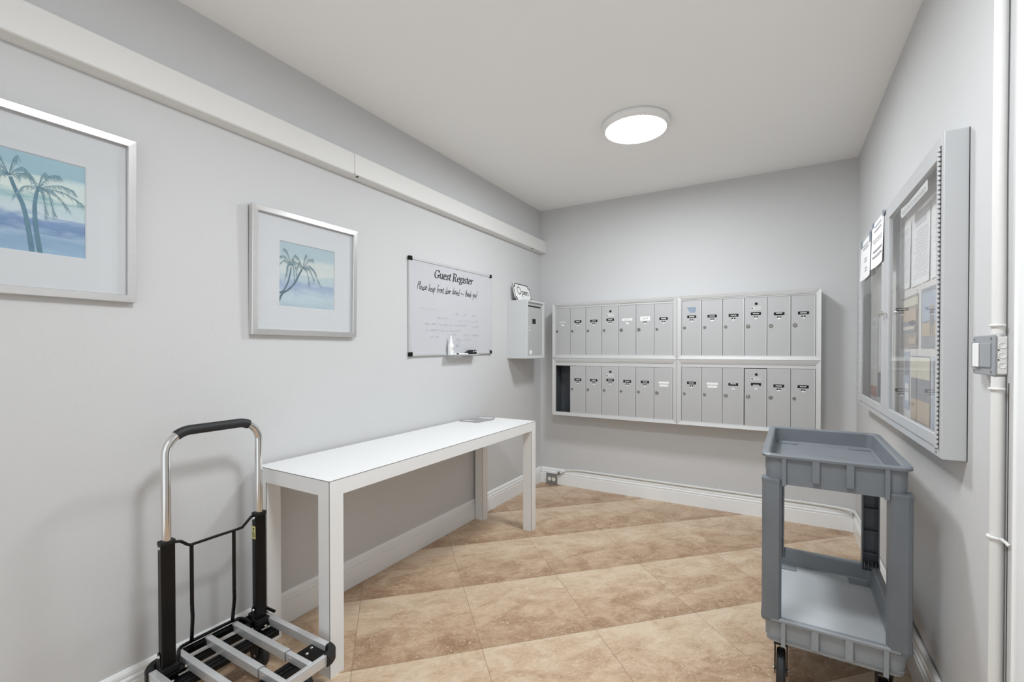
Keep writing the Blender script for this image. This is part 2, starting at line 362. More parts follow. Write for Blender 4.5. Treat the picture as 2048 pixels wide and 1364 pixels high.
def picture(y0, z0, size, kind, label):
    g = thing('framed_picture', label, 'framed picture', (0, y0+size/2, z0), 'palm watercolours on the left wall')
    y1, z1 = y0+size, z0+size; fw = .026; D = .028
    f = MB()
    o = [(y0, z0), (y1, z0), (y1, z1), (y0, z1)]; sgn = [(1, 1), (-1, 1), (-1, -1), (1, -1)]
    R = lambda k, x: [(x, a+s*k, b+t_*k) for (a, b), (s, t_) in zip(o, sgn)]
    rings = [R(0, 0), R(0, D-.0035), R(.002, D-.0010), R(fw-.002, D), R(fw, D-.003), R(fw, .006)]
    for ra, rb in zip(rings[:-1], rings[1:]):
        for k in range(4): f.poly([ra[k], ra[(k+1) % 4], rb[(k+1) % 4], rb[k]])
    f.build('frame', M_SILVER, g)
    # mat board with a square window
    A = R(fw, .012); am = (size-.303)/2; B = R(am, .012); B2 = R(am+.003, .009)
    mm = MB()
    for k in range(4):
        mm.poly([A[k], A[(k+1) % 4], B[(k+1) % 4], B[k]]); mm.poly([B[k], B[(k+1) % 4], B2[(k+1) % 4], B2[k]])
    mm.build('mat_board', M_MATB, g)
    a0, b0, s = y0+am, z0+am, size-2*am
    art = MB(); art.poly([(.0085, a0, b0), (.0085, a0+s, b0), (.0085, a0+s, b0+s), (.0085, a0, b0+s)], 0)
    cl = lambda v: max(.002, min(.998, v))
    fn = lambda u, v: (.0092, a0+cl(u)*s, b0+cl(v)*s)
    random.seed(3+kind)
    if kind == 0:
        palm_trunk(art, [(.58, .0), (.56, .2), (.52, .45), (.46, .62), (.43, .72)], .04, .026, fn, 1)
        palm_trunk(art, [(.64, .0), (.61, .25), (.6, .45), (.61, .58), (.625, .66)], .04, .024, fn, 1)
        F1 = [(-.24, .24, .02), (-.14, .27, .02), (.06, .22, .0), (-.3, .13, .1), (.16, .14, .1), (.22, .06, .14), (-.2, .02, .18), (-.1, -.02, .2)]
        F2 = [(-.14, .17, .08), (.06, .2, .02), (.16, .2, .02), (.27, .1, .04), (.33, .02, .08), (.12, .0, .22), (-.16, -.0, .1), (.06, -.03, .22), (.22, -.02, .12)]
        palm_crown(art, (.42, .73), F1, fn, (1, 2)); palm_crown(art, (.625, .66), F2, fn, (1, 2))
        ms = [art_mat('wash_sea_large', 0, a0, 0.005+0.0, s), M_PALM, M_PALML]
    else:
        palm_trunk(art, [(.0, .08), (.06, .2), (.16, .27), (.26, .38), (.34, .53), (.39, .62)], .036, .026, fn, 1)
        palm_trunk(art, [(.0, .2), (.07, .24), (.14, .36), (.18, .5), (.2, .62)], .028, .02, fn, 1)
        F1 = [(-.14, .2, .0), (-.18, .1, .0), (.06, .24, .0), (.18, .2, .02), (.22, .08, .1), (.2, .0, .14), (.3, .02, .22), (.12, -.03, .2), (-.1, .12, .12)]
        F2 = [(-.12, .26, .02), (-.2, .16, .06), (.03, .14, .02), (-.09, -.0, .18), (-.07, .06, .2), (.1, .05, .2), (.06, .0, .22), (-.2, .08, .1)]
        palm_crown(art, (.4, .63), F1, fn, (1, 2)); palm_crown(art, (.2, .65), F2, fn, (1, 2))
        ms = [art_mat('wash_sea_small', 1, a0, 0.0, s), M_PALMG, M_PALMGL]
    # heights in the wash are measured from the picture's own base
    for nd in ms[0].node_tree.nodes:
        if nd.type == 'MAP_RANGE': nd.inputs['From Min'].default_value = b0-z0; nd.inputs['From Max'].default_value = b0-z0+s
    art.build('print', ms, g)
    MB().box(.0150, .0165, y0+fw-.002, y1-fw+.002, z0+fw-.002, z1-fw+.002).build('glass', M_GLASS, g)
    g.rotation_euler = (0, math.radians(1.2), 0)         # hung on a wire, leaning out a little at the top
picture(-3.812, 1.448, .568, 0, 'silver framed palm watercolour on the left wall, cut off by the left photo edge')
picture(-2.834, 1.349, .569, 1, 'silver framed watercolour of two leaning palms, left of the whiteboard')

# ------------------------------------------------------------ lettering
SER = {
 'G': (.84, [[(.73,.78),(.62,.93),(.42,.97),(.22,.85),(.1,.6),(.1,.35),(.2,.1),(.4,.02),(.58,.08),(.66,.2)], [(.66,.4),(.66,.08)], [(.5,.4),(.82,.4)], [(.73,.97),(.73,.72)]]),
 'u': (.62, [[(.12,.62),(.12,.2),(.2,.05),(.35,.08),(.48,.25)], [(.49,.64),(.49,.03)], [(.0,.62),(.12,.64)], [(.37,.62),(.49,.64)], [(.49,.03),(.6,.04)]]),
 'e': (.5, [[(.1,.34),(.4,.37),(.42,.5),(.34,.62),(.2,.62),(.09,.45),(.08,.22),(.18,.04),(.32,.04),(.43,.15)]]),
 's': (.45, [[(.37,.48),(.32,.61),(.18,.62),(.1,.5),(.18,.38),(.3,.28),(.35,.15),(.26,.03),(.12,.03),(.05,.16)]]),
 't': (.37, [[(.18,.85),(.17,.15),(.24,.03),(.34,.09)], [(.02,.62),(.34,.62)]]),
 'R': (.8, [[(.17,.96),(.17,.03)], [(.02,.96),(.42,.96),(.58,.86),(.6,.7),(.5,.55),(.2,.5)], [(.38,.5),(.6,.05),(.76,.04)], [(.02,.02),(.32,.02)]]),
 'g': (.52, [[(.34,.6),(.2,.62),(.09,.5),(.1,.34),(.22,.27),(.34,.36),(.38,.5),(.3,.61)], [(.14,.27),(.1,.17),(.3,.08),(.44,-.02),(.4,-.18),(.2,-.24),(.04,-.16),(.06,-.04),(.2,.04)], [(.36,.6),(.52,.6)]]),
 'i': (.27, [[(.13,.62),(.12,.03)], [(.02,.62),(.13,.64)], [(.12,.03),(.23,.04)], [(.13,.84),(.135,.9)]]),
 'r': (.43, [[(.13,.62),(.12,.02)], [(.02,.62),(.13,.64)], [(.15,.4),(.25,.57),(.36,.62),(.4,.54)]]),
 ' ': (.28, [])}
HAND = {
 'P': (.75, [[(.1,2.0),(.02,.9),(.1,.0)], [(.02,1.4),(.25,2.1),(.6,2.15),(.62,1.6),(.2,1.0)]]),
 'l': (.3, [[(.05,2.1),(.02,1.0),(.1,.05),(.3,.2)]]),
 'e': (.6, [[(.05,.5),(.4,.6),(.35,.95),(.1,.8),(.05,.2),(.3,.0),(.6,.2)]]),
 'a': (.65, [[(.45,.9),(.15,.9),(.02,.4),(.15,.02),(.4,.3),(.47,.9)], [(.47,.9),(.45,.1),(.65,.15)]]),
 's': (.5, [[(.4,.95),(.1,.8),(.35,.4),(.2,.0),(.0,.1)], [(.2,.0),(.5,.15)]]),
 'k': (.6, [[(.05,2.1),(.05,.0)], [(.45,.95),(.08,.45),(.5,.0)]]),
 'p': (.65, [[(.05,1.0),(.05,-.9)], [(.05,.8),(.3,1.0),(.5,.6),(.35,.1),(.08,.1)]]),
 'f': (.55, [[(.5,2.0),(.3,2.2),(.15,1.6),(.15,-.2)], [(.0,.95),(.45,1.0)]]),
 'r': (.5, [[(.05,1.0),(.07,.0)], [(.07,.6),(.25,.95),(.5,.9)]]),
 'o': (.55, [[(.3,.95),(.05,.6),(.1,.1),(.35,.1),(.48,.6),(.3,.95),(.55,.85)]]),
 'n': (.6, [[(.05,1.0),(.07,.0)], [(.07,.6),(.3,.95),(.45,.7),(.45,.05),(.6,.1)]]),
 't': (.45, [[(.2,1.7),(.18,.2),(.3,.0),(.45,.15)], [(.0,1.15),(.42,1.2)]]),
 'd': (.65, [[(.4,.85),(.1,.85),(.02,.3),(.2,.0),(.42,.3)], [(.5,2.1),(.45,.2),(.6,.05)]]),
 'c': (.5, [[(.42,.85),(.2,.98),(.03,.5),(.15,.03),(.5,.15)]]),
 'h': (.6, [[(.05,2.1),(.06,.0)], [(.06,.6),(.3,.95),(.45,.6),(.45,.0)]]),
 'y': (.6, [[(.05,1.0),(.1,.3),(.4,.35)], [(.48,1.0),(.4,-.4),(.15,-1.0)]]),
 'u': (.6, [[(.05,.95),(.08,.2),(.25,.0),(.45,.4)], [(.47,.95),(.47,.1),(.6,.1)]]),
 '~': (.7, [[(.0,.45),(.2,.6),(.4,.4),(.6,.55)]]),
 '!': (.4, [[(.3,2.2),(.18,.5)], [(.12,-.35),(.14,-.5)]]),
 'O': (1.3, [[(.55,2.1),(.15,1.7),(.05,.9),(.3,.1),(.75,.05),(1.05,.7),(1.0,1.6),(.6,2.1),(.4,1.95)]]),
 ' ': (.55, [])}
def write(mb, text, glyphs, u0, v0, hgt, wscale, fn, slant=0.0, nib=None, w=None, m=0, width=None, jitter=0.0):
    tot = sum(glyphs[c][0] for c in text)
    if width: wscale = width/tot
    u = u0
    for c in text:
        adv, paths = glyphs[c]; j = random.uniform(-jitter, jitter)
        for p in paths:
            q = [(u+x*wscale+slant*y*hgt, v0+(y+j)*hgt) for x, y in p]
            ribbon(mb, catmull(q, 5), fn, nib=nib, w=w, m=m)
        u += adv*wscale
def text_mesh(body, size):
    cu = bpy.data.curves.new('txt', 'FONT'); cu.body = body; cu.size = size; cu.resolution_u = 2
    ob = bpy.data.objects.new('txt', cu); C.objects.link(ob)
    dg = bpy.context.evaluated_depsgraph_get(); me = bpy.data.meshes.new_from_object(ob.evaluated_get(dg))
    vs = [tuple(v.co) for v in me.vertices]; fs = [tuple(p.vertices) for p in me.polygons]
    bpy.data.objects.remove(ob); bpy.data.meshes.remove(me); bpy.data.curves.remove(cu); return vs, fs

# ------------------------------------------------------------ whiteboard and what stands on its ledge
def wbx(y, z): return z + .0105*((y+1.85)/.95)          # the board hangs a touch higher at its right end
g = thing('whiteboard', 'white dry-erase guest register board in silver frame on the left wall', 'whiteboard', (0, -1.375, 1.24))
y0, y1, z0, z1 = -1.843, -.903, 1.240, 1.866; T = .016
def wb_box(mb, a, b, c, d, xa, xb, m=0):
    mb.prism([(xa, a, wbx(a, c)), (xa, b, wbx(b, c)), (xa, b, wbx(b, d)), (xa, a, wbx(a, d))], (xb-xa, 0, 0), m)
f = MB(); wb_box(f, y0, y1, z0, z0+.018, .0, T); wb_box(f, y0, y1, z1-.018, z1, .0, T); wb_box(f, y0, y0+.016, z0+.018, z1-.018, .0, T); wb_box(f, y1-.016, y1, z0+.018, z1-.018, .0, T)
f.build('frame', M_ALU, g, bevel=.002)
b = MB(); wb_box(b, y0+.014, y1-.014, z0+.016, z1-.016, .004, .011); b.build('writing_surface', M_BOARD, g)
for (a, c) in ((y0, z0), (y1, z0), (y0, z1), (y1, z1)):
    k = MB(); sa = 1 if a == y0 else -1; sc = 1 if c == z0 else -1
    wb_box(k, a-sa*.002, a+sa*.026, c-sc*.002, c+sc*.026, 0, T+.004); k.build('corner_cap', M_BLACK, g, bevel=.004)
fn = lambda u, v: (.0118, u, wbx(u, v)-.0)
t = MB(); write(t, 'Guest Register', SER, -1.604, 1.759, .056, .05, fn, slant=.2, nib=(.0098, .0024, .0040), width=.445); t.build('printed_title', M_INK, g)
random.seed(5)
t = MB(); write(t, 'Please keep front door closed ~~ thank you!', HAND, -1.768, 1.667, .0225, .03, fn, slant=.22, w=.0035, width=.668, jitter=.22); t.build('handwritten_line', M_INK, g)
t = MB(); random.seed(11)
def scrawl(ya, yb, z, dens, hgt, m):
    y = ya
    while y < yb:
        L_ = random.uniform(.012, .05)
        if random.random() < dens:
            n = int(L_/.0055)+2; p = [(y+i*.0055, z+random.choice((-.35, .3, .45, 1.1))*hgt*random.uniform(.5, 1)) for i in range(n)]
            ribbon(t, catmull(p, 4), fn, w=.0020, m=m)
        y += L_+random.uniform(.012, .03)
scrawl(-1.737, -1.505, 1.545, .6, .010, 0); scrawl(-1.462, -1.121, 1.527, .6, .010, 0); scrawl(-1.695, -1.462, 1.49, .55, .010, 0)
scrawl(-1.413, -1.1, 1.48, .6, .012, 0); scrawl(-1.696, -1.104, 1.445, .85, .011, 1); scrawl(-1.679, -1.326, 1.405, .85, .011, 1)
scrawl(-1.696, -1.53, 1.36, .8, .012, 1); scrawl(-1.44, -1.1, 1.378, .8, .011, 1); scrawl(-1.30, -1.13, 1.345, .5, .012, 0)
ribbon(t, catmull([(-1.363, 1.335), (-1.345, 1.352), (-1.322, 1.342), (-1.34, 1.318), (-1.365, 1.302), (-1.318, 1.306)], 5), fn, w=.004, m=2)
t.build('wiped_writing', [M_FAINT, mat('wiped_ink', srgb(166, 169, 176), .6, var=.06, vscale=60), M_FAINTB], g)
p = MB(); ty0, ty1 = -1.50, -1.155
p.box(T, .065, ty0, ty1, 1.2405, 1.2445); p.box(.062, .065, ty0, ty1, 1.2445, 1.2480); p.build('pen_ledge', M_ALU, g, bevel=.001)
LZ = 1.2446
bt = thing('spray_bottle', 'small white cleaner bottle on the whiteboard ledge', 'bottle', (.036, -1.458, LZ))
b = MB(); b.lathe([(.018, 0), (.0205, .003), (.0205, .064), (.0185, .074), (.013, .082), (.0118, .086)], (.0375, -1.458, LZ), n=24); b.build('bottle_body', M_WHITE, bt, smooth=True)
b = MB(); b.lathe([(.0122, .0862), (.0125, .096), (.009, .108), (.0066, .122), (.006, .132), (.004, .134)], (.0375, -1.458, LZ), n=20); b.build('spray_cap', M_WHITE, bt, smooth=True)
b = MB()
for zz, ww in ((.05, .02), (.042, .024), (.034, .014)): b.box(.0578, .0588, -1.458-ww/2, -1.458+ww/2, LZ+zz, LZ+zz+.0035)
b.build('label_text', M_TEXT, bt)
mk = thing('marker', 'white marker with black cap end lying on the whiteboard ledge', 'marker', (.049, -1.38, LZ))
b = MB(); b.cyl((.0475, -1.436, LZ+.0062), (.0475, -1.412, LZ+.0062), .0062); b.cyl((.0475, -1.387, LZ+.0062), (.0475, -1.275, LZ+.0062), .0062); b.build('barrel', M_WHITE, mk, smooth=True)
b = MB(); b.cyl((.0475, -1.412, LZ+.0062), (.0475, -1.387, LZ+.0062), .0068); b.build('black_band', M_BLACK, mk, smooth=True)
er = thing('eraser', 'black board eraser on the whiteboard ledge behind the marker', 'eraser', (.03, -1.2, LZ))
b = MB(); b.prism([(.018, -1.295, LZ), (.018, -1.145, LZ), (.018, -1.145, LZ+.034), (.018, -1.232, LZ+.034), (.018, -1.28, LZ+.014)], (.022, 0, 0)); b.build('eraser_body', M_BLACKM, er, bevel=.004)
b = MB(); b.lathe([(.001, 0), (.0055, 0), (.0055, .0012), (.001, .0012)], (.0401, -1.188, LZ+.022), 'x', 14); b.box(.04, .0412, -1.172, -1.152, LZ+.02, LZ+.028); b.build('eraser_mark', M_STICK, er)

# ------------------------------------------------------------ grey drop box with the Open sign on top
ky0, ky1, kz0, kz1, kd = -.633, -.302, 1.207, 1.700, .19
g = thing('drop_box', 'pale grey steel wall box with lock and slot in the back left corner', 'wall box', (0, (ky0+ky1)/2, kz0))
b = MB(); b.box(0, kd-.012, ky0, ky1, kz0, kz1)
for (a, c, d, e) in ((ky0, ky1, kz0, kz0+.026), (ky0, ky1, kz1-.022, kz1), (ky0, ky0+.024, kz0+.026, kz1-.022), (ky1-.035, ky1, kz0+.026, kz1-.022)): b.box(kd-.012, kd, a, c, d, e)
b.build('casing', M_GRAYBOX, g, bevel=.0015)
d = MB().box(kd-.012, kd-.006, ky0+.025, ky1-.036, kz0+.028, kz1-.036).build('door', M_GRAYDOOR, g, bevel=.001)
MB().box(kd-.0058, kd-.0048, ky0+.03, ky1-.07, kz1-.056, kz1-.044).build('mail_slot', M_DARK, d)
MB().box(kd, kd+.0006, ky0+.03, ky1-.035, kz1-.0195, kz1-.0155).build('top_seam', M_DARK, g)
MB().box(kd-.0058, kd-.0048, -.524, -.462, 1.502, 1.545).build('window', M_BLACK, d)
MB().box(kd-.0058, kd-.003, -.588, -.562, 1.432, 1.478).build('latch', M_GRAYBOX, d, bevel=.001)
MB().box(kd-.003, kd-.0024, -.577, -.569, 1.455, 1.467).build('keyhole', M_DARK, d)
b = MB(); b.lathe([(.001, 0), (.02, 0), (.02, .002), (.006, .004), (.001, .004)], (kd-.006, -.553, 1.258), 'x', 20); b.build('lock_plate', M_WHITE, d)
sg = thing('open_sign', 'small white notched sign reading Open, black border, leaning on top of the grey wall box', 'sign', (.05, -.43, kz1))
def sx(z): return .062-.24*(z-kz1)                       # leans back on the wall
a, bq, zb, zt, n_ = -.588, -.288, kz1+.0005, 1.862, .028
def plaque(k):
    a_, b_, c_, d_ = a+k, bq-k, zb+k, zt-k
    return [(a_+n_, c_), (b_-n_, c_), (b_-n_, c_+n_*.5), (b_-n_*.5, c_+n_), (b_, c_+n_), (b_, d_-n_), (b_-n_*.5, d_-n_), (b_-n_, d_-n_*.5), (b_-n_, d_), (a_+n_, d_), (a_+n_, d_-n_*.5), (a_+n_*.5, d_-n_), (a_, d_-n_), (a_, c_+n_), (a_+n_*.5, c_+n_), (a_+n_, c_+n_*.5)]
o = MB(); P3 = lambda pts, off: [(sx(z)+off, y, z) for y, z in pts]
o.prism(P3(plaque(0), -.007), (.007, 0, 0)); o.build('plaque', M_WHITE, sg); o = MB(); o.poly(P3(plaque(.002), .0004)); o.build('border', M_BLACK, sg)
o = MB(); o.poly(P3(plaque(.011), .0008)); o.build('sign_face', M_WHITE, sg)
o = MB(); write(o, 'Open', HAND, -.535, 1.768, .030, .06, lambda u, v: (sx(v)+.0012, u, v), slant=.05, w=.0075, width=.2); o.build('sign_lettering', M_INK, sg)

# ------------------------------------------------------------ mailbox units
def mailbox_unit(label, x0, x1, z0, z1, dx0, dx1, n, dz0, dz1, tilt, kinds):
    g = thing('mailbox_unit', label, 'mailbox', ((x0+x1)/2, 0, z0), 'mailbox units on the back wall')
    yf, yi, yd = -.168, -.157, -.150; tw = .031
    o = [(x0, z0), (x1, z0), (x1, z1), (x0, z1)]; sg_ = [(1, 1), (-1, 1), (-1, -1), (1, -1)]
    R = lambda kx, kz, y: [(a+s*kx, y, b_+t_*kz) for (a, b_), (s, t_) in zip(o, sg_)]
    fr = MB(); rings = [R(0, 0, 0), R(0, 0, yf+.002), R(.0015, .0015, yf), R(tw-.008, tw-.008, yf+.0045), R(tw-.0075, tw-.0075, yf+.0075), R(tw, tw, yf+.008), R(tw, tw, yd+.004)]
    for ra, rb in zip(rings[:-1], rings[1:]):
        for k in range(4): fr.poly([ra[k], ra[(k+1) % 4], rb[(k+1) % 4], rb[k]])
    fr.build('frame', M_ALUW, g)
    hd = MB(); hd.box(x0+tw, x1-tw, yd-.003, yd+.002, dz1+.002, z1-tw); hd.box(x0+tw, x1-tw, yd-.003, yd+.002, z0+tw, max(dz0-.001, z0+tw+.0005)); hd.build('header_rail', M_ALUW, g, bevel=.001)
    body = MB(); body.box(x0+.004, x1-.004, -.012, -.002, z0+.004, z1-.004); body.box(x0+.004, x1-.004, -.14, -.012, z1-.02, z1-.012); body.box(x0+.004, x1-.004, -.14, -.012, z0+.012, z0+.02)
    w = (dx1-dx0)/n
    for i in range(n+1): body.box(dx0+i*w-.0012, dx0+i*w+.0012, -.1465, -.012, z0+.02, z1-.02)
    body.build('compartments', M_INNER, g)
    for i in range(n):
        k = kinds[i]
        if k == 'open': continue
        a, c = dx0+i*w+.0016, dx0+(i+1)*w-.0016; hh = dz1-dz0
        sag, out_ = (.011, .004) if 'x' in k else (0, 0)  # one door hangs low and proud
        if 'x' in k: a += .003
        d = MB(); d.box(a, c, yd-.004-out_, yd, dz0-sag, dz1-sag*.4); d.box(c-.0062, c-.0004, yd-.0050-out_, yd-.004-out_, dz0-sag, dz1-sag*.4, 1)
        door = d.build('door', [M_DOOR, M_ALUW], g, bevel=.0006)
        yl = yd-.004-out_
        cx = a+w*.5; Z = lambda fr_: dz1-fr_*hh
        big = 'B' in k
        lr = .0135 if big else .0105
        lk = MB(); lx = a+w*(.14 if not big else .155); lz = Z(.49 if 'U' not in k else .50)
        lk.lathe([(lr, 0), (lr, -.004), (lr*.8, -.006), (lr*.72, -.0045), (lr*.3, -.0045), (.0005, -.0045)], (lx, yl, lz), 'y', 20)
        lk.box(lx-.001, lx+.001, yl-.0052, yl-.0045, lz-.004, lz+.004, 1)
        lk.build('lock', [M_LOCK, M_DARK], door, smooth=False)
        if 'm' in k:                                    # arrow-lock door with post-office emblem
            q = MB(); q.lathe([(.0095, 0), (.0095, -.003), (.006, -.004), (.0005, -.003)], (cx+.002, yl, Z(.105)), 'y', 18); q.build('carrier_lock', M_BLACK, door)
            q = MB(); q.box(cx-.034, cx+.036, yl-.0006, yl, Z(.205), Z(.155), 0)
            q.prism([(cx-.03, yl-.0012, Z(.172)), (cx-.016, yl-.0012, Z(.178)), (cx-.02, yl-.0012, Z(.19)), (cx-.027, yl-.0012, Z(.193))], (0, .0006, 0), 1)
            for j in range(3): q.box(cx-.006, cx+.027, yl-.001, yl-.0006, Z(.170+j*.011), Z(.165+j*.011), 2)
            q.box(cx+.03, cx+.034, yl-.001, yl-.0006, Z(.182), Z(.172), 1); q.box(cx-.034, cx-.031, yl-.001, yl-.0006, Z(.184), Z(.178), 1)
            q.build('emblem_plate', [M_STICK, M_INK, M_TEXT], door)
        top = .285 if 'm' not in k else .27
        hw = w*.225
        if 'k' in k or 'm' in k:                        # black tape name strip with white letters
            q = MB(); zc = Z(top+.005); q.box(cx-hw, cx+hw, yl-.0008, yl, zc-.0105, zc+.0105, 0)
            m_ = random.choice((5, 6, 7)); sp = hw*1.2/m_; zo = .004 if 't' in k else (-.006 if 'b' in k else 0)
            for j in range(m_): q.box(cx-sp*m_/2+j*sp+sp*.12, cx-sp*m_/2+(j+1)*sp-sp*.12, yl-.0014, yl-.0008, zc-.0032+zo, zc+.0032+zo, 1)
            q.build('name_strip', [M_BLACK, M_WHITE], door)
        elif 'w' in k:
            q = MB(); zc = Z(top-.01); q.box(cx-w*.27, cx+w*.27, yl-.0008, yl, zc-.018, zc+.016, 0)
            for j in range(5): q.box(cx-.024+j*.01, cx-.017+j*.01, yl-.0014, yl-.0008, zc-.008+j*.001, zc+.002+j*.001, 1)
            q.build('name_strip', [M_WHITE, M_TEXT], door)
        elif 'f' in k:
            q = MB(); zc = Z(top); q.box(cx-w*.28, cx+w*.26, yl-.0006, yl, zc+.005, zc+.0075, 1); q.box(cx-w*.22, cx+w*.2, yl-.0008, yl, zc-.008, zc+.002, 0); q.build('name_strip', [M_STICK, M_TEXT], door)
        elif 'e' in k:
            q = MB(); zc = Z(top); q.box(cx-w*.3, cx+w*.28, yl-.0008, yl, zc-.009, zc+.009, 0); q.box(cx-w*.22, cx+w*.2, yl-.0012, yl-.0008, zc-.005, zc+.004, 1); q.build('name_strip', [M_WHITE, M_STICK], door)
        elif 'd' in k:
            q = MB(); zc = Z(top+.01); q.box(cx-w*.25, cx+w*.29, yl-.0008, yl, zc-.006, zc+.010, 0); q.box(cx-w*.21, cx+w*.25, yl-.0008, yl, zc-.03, zc-.013, 0); q.build('name_strip', [M_WHITE], door)
        if 'd' not in k:
            q = MB(); zc = Z(top+.062)
            if 'k' in k or 'm' in k or 'w' in k:
                q.box(cx-w*.085, cx+w*.085, yl-.0008, yl, zc-.0048, zc+.0048, 0 if 'n' not in k else 2)
                q.box(cx-.0035, cx+.0035, yl-.0012, yl-.0008, zc-.002, zc+.002, 1)
                q.box(cx-w*.07, cx+w*.075, yl-.0006, yl, zc-.0135, zc-.0055, 1)
            else: q.box(cx-.009, cx+.011, yl-.0008, yl, zc-.012, zc+.002, 1)
            q.build('number_tab', [M_BLACK, M_WHITE, M_TEXT], door)
        if 's' in k:
            q = MB(); s0 = a+w*.25
            q.prism([(s0, yl-.0006, Z(.115)), (s0+w*.47, yl-.0006, Z(.115)), (s0+w*.46, yl-.0006, Z(.175)), (s0+w*.42, yl-.0006, Z(.215)), (s0+w*.17, yl-.0006, Z(.215)), (s0+w*.05, yl-.0006, Z(.15))], (0, .0006, 0))
            q.build('blue_sticker', M_BLUESTICK, door)
    return g
random.seed(21)
XL, XM, XR = .203, 1.2985, 2.2545
mailbox_unit('upper left bank of seven silver mailbox doors, nearest the Open sign box', XL, XM, 1.2045, 1.7055, .2255, 1.265, 7, 1.232, 1.655, 0, ['f', 'k', 'k', 'm', 'eB', 'wB', 'k'])
mailbox_unit('upper right bank of six silver mailbox doors, blue sticker on its first door', XM+.001, XR, 1.2045, 1.7075, 1.331, 2.2225, 6, 1.235, 1.664, 0, ['ks', 'k', 'k', 'mB', 'ktB', 'kB'])
mailbox_unit('lower left bank of silver mailboxes with its first door missing', XL, XM, .684, 1.2035, .2255, 1.265, 7, .713, 1.135, 0, ['open', 'k', 'k', 'm', 'k', 'k', 'dB'])
mailbox_unit('lower right bank of six silver mailbox doors behind the grey cart', XM+.001, XR, .684, 1.2035, 1.331, 2.2225, 6, .713, 1.142, 0, ['k', 'd', 'ktnB', 'mnbBx', 'kB', 'k'])

# ------------------------------------------------------------ parsons console table with a magazine
g = thing('console_table', 'long narrow white laminate console table against the left wall', 'table', (.26, -1.94, 0))
tx0, tx1, ty0, ty1, tz, lw, ah = .022, .500, -2.812, -1.075, .771, .066, .064
b = MB(); b.box(tx0, tx1, ty0, ty1, tz-ah, tz); b.build('tabletop', M_LAM, g)
for (a, c) in ((tx0, ty0), (tx1-lw, ty0), (tx0, ty1-lw), (tx1-lw, ty1-lw)):
    MB().box(a, a+lw, c, c+lw, 0, tz-ah).build('leg', M_LAM, g)
e = MB(); w_ = .0014
e.box(tx1-w_, tx1+.0004, ty0, ty1, tz-.003, tz-.0012); e.box(tx0, tx1, ty0-.0004, ty0+w_, tz-.003, tz-.0012)
for (a, c) in ((tx1, ty0), (tx1, ty1-lw), (tx0+lw, ty0), (tx0+lw, ty1-lw)):
    zt_ = tz-.0015 if (a == tx1 and c == ty0) else tz-ah
    e.box(a-.0012, a+.0004, c-.0004, c+.0012, 0, zt_)
e.build('edge_seam', M_SEAM, g)
mg = thing('magazine', 'grey patterned open magazine lying on the far end of the white console table', 'magazine', (.11, -1.22, tz))
b = MB()
for k, (pts, dz) in enumerate((([(.035, -1.36), (.19, -1.35), (.215, -1.19), (.045, -1.2)], .004), ([(.045, -1.2), (.215, -1.19), (.16, -1.075), (.03, -1.085)], .003))):
    b.prism([(x, y, tz+.0005) for x, y in pts], (0, 0, dz), 0)
b.build('pages', M_MAG, mg)
b = MB(); b.prism([(.05, -1.34, tz+.0046), (.13, -1.335, tz+.0046), (.135, -1.3, tz+.0046), (.055, -1.305, tz+.0046)], (0, 0, .0004)); b.prism([(.07, -1.18, tz+.0036), (.19, -1.172, tz+.0036), (.17, -1.12, tz+.0036), (.06, -1.125, tz+.0036)], (0, 0, .0004)); b.build('printed_panel', M_STICK, mg)

# ------------------------------------------------------------ outlet box and conduits
g = thing('outlet_box', 'grey steel outlet box with two white sockets in the back left corner', 'outlet', (.145, 0, 0))
b = MB(); b.box(.09, .2, -.05, -.0185, .002, .106); b.build('box', M_WHITE, g, bevel=.003)
b = MB(); b.box(.087, .203, -.054, -.05, .0, .109)
b.build('cover_plate', M_STEEL, g, bevel=.003)
for xx in (.122, .165):
    q = MB(); q.lathe([(.0175, 0), (.0175, -.0022), (.0005, -.0026)], (xx, -.054, .054), 'y', 20); q.box(xx-.006, xx-.0045, -.0572, -.0562, .056, .063, 1); q.box(xx+.0045, xx+.006, -.0572, -.0562, .056, .063, 1); q.box(xx-.002, xx+.002, -.0572, -.0562, .046, .05, 1); q.build('socket', [M_WHITE, M_DARK], g)
q = MB()
for xx, zz in ((.094, .101), (.196, .101), (.094, .008), (.196, .008)): q.lathe([(.004, 0), (.003, -.002), (.0005, -.002)], (xx, -.054, zz), 'y', 10)
q.build('screws', M_LOCK, g)
g = thing('conduit_pipe', 'white painted conduit running along the top of the back baseboard into the right corner', 'conduit', (1.2, -.02, .16))
cy = -.0108
path = [(.205, -.034, .112), (.225, -.032, .117), (.25, -.026, .13), (.28, cy, .143), (.4, cy, .1565), (.6, cy, .1585), (1.0, cy, .1585), (1.6, cy, .1585), (2.1, cy, .1585), (2.25, cy, .158), (2.36, -.018, .157), (2.42, -.034, .157), (2.449, -.07, .16), (2.459, -.13, .163), (2.4605, -.3, .168), (2.4605, -.8, .172), (2.4605, -1.5, .176), (2.4605, -2.2, .18), (2.4605, -2.385, .18)]
b = MB(); b.tube(catmull(path, 5), .0098, 12); b.build('pipe', M_PIPE, g, smooth=True)
b = MB(); b.cyl((.2, -.036, .108), (.222, -.032, .116), .013, 12); b.build('connector', M_LOCK, g, smooth=True)
for xx in (.42, .98, 1.55, 2.15):
    q = MB(); q.tube([(xx, -.0015, .176), (xx, -.010, .1725), (xx, -.019, .167), (xx, -.0225, .1585), (xx, -.019, .150)], .003, 8); q.build('pipe_strap', M_PIPE, g, smooth=True)
g = thing('conduit_pipe', 'thick white painted pipe running floor to ceiling through the switch box on the right wall', 'conduit', (W-.027, -2.425, 0))
px, py = W-.0145, -2.430
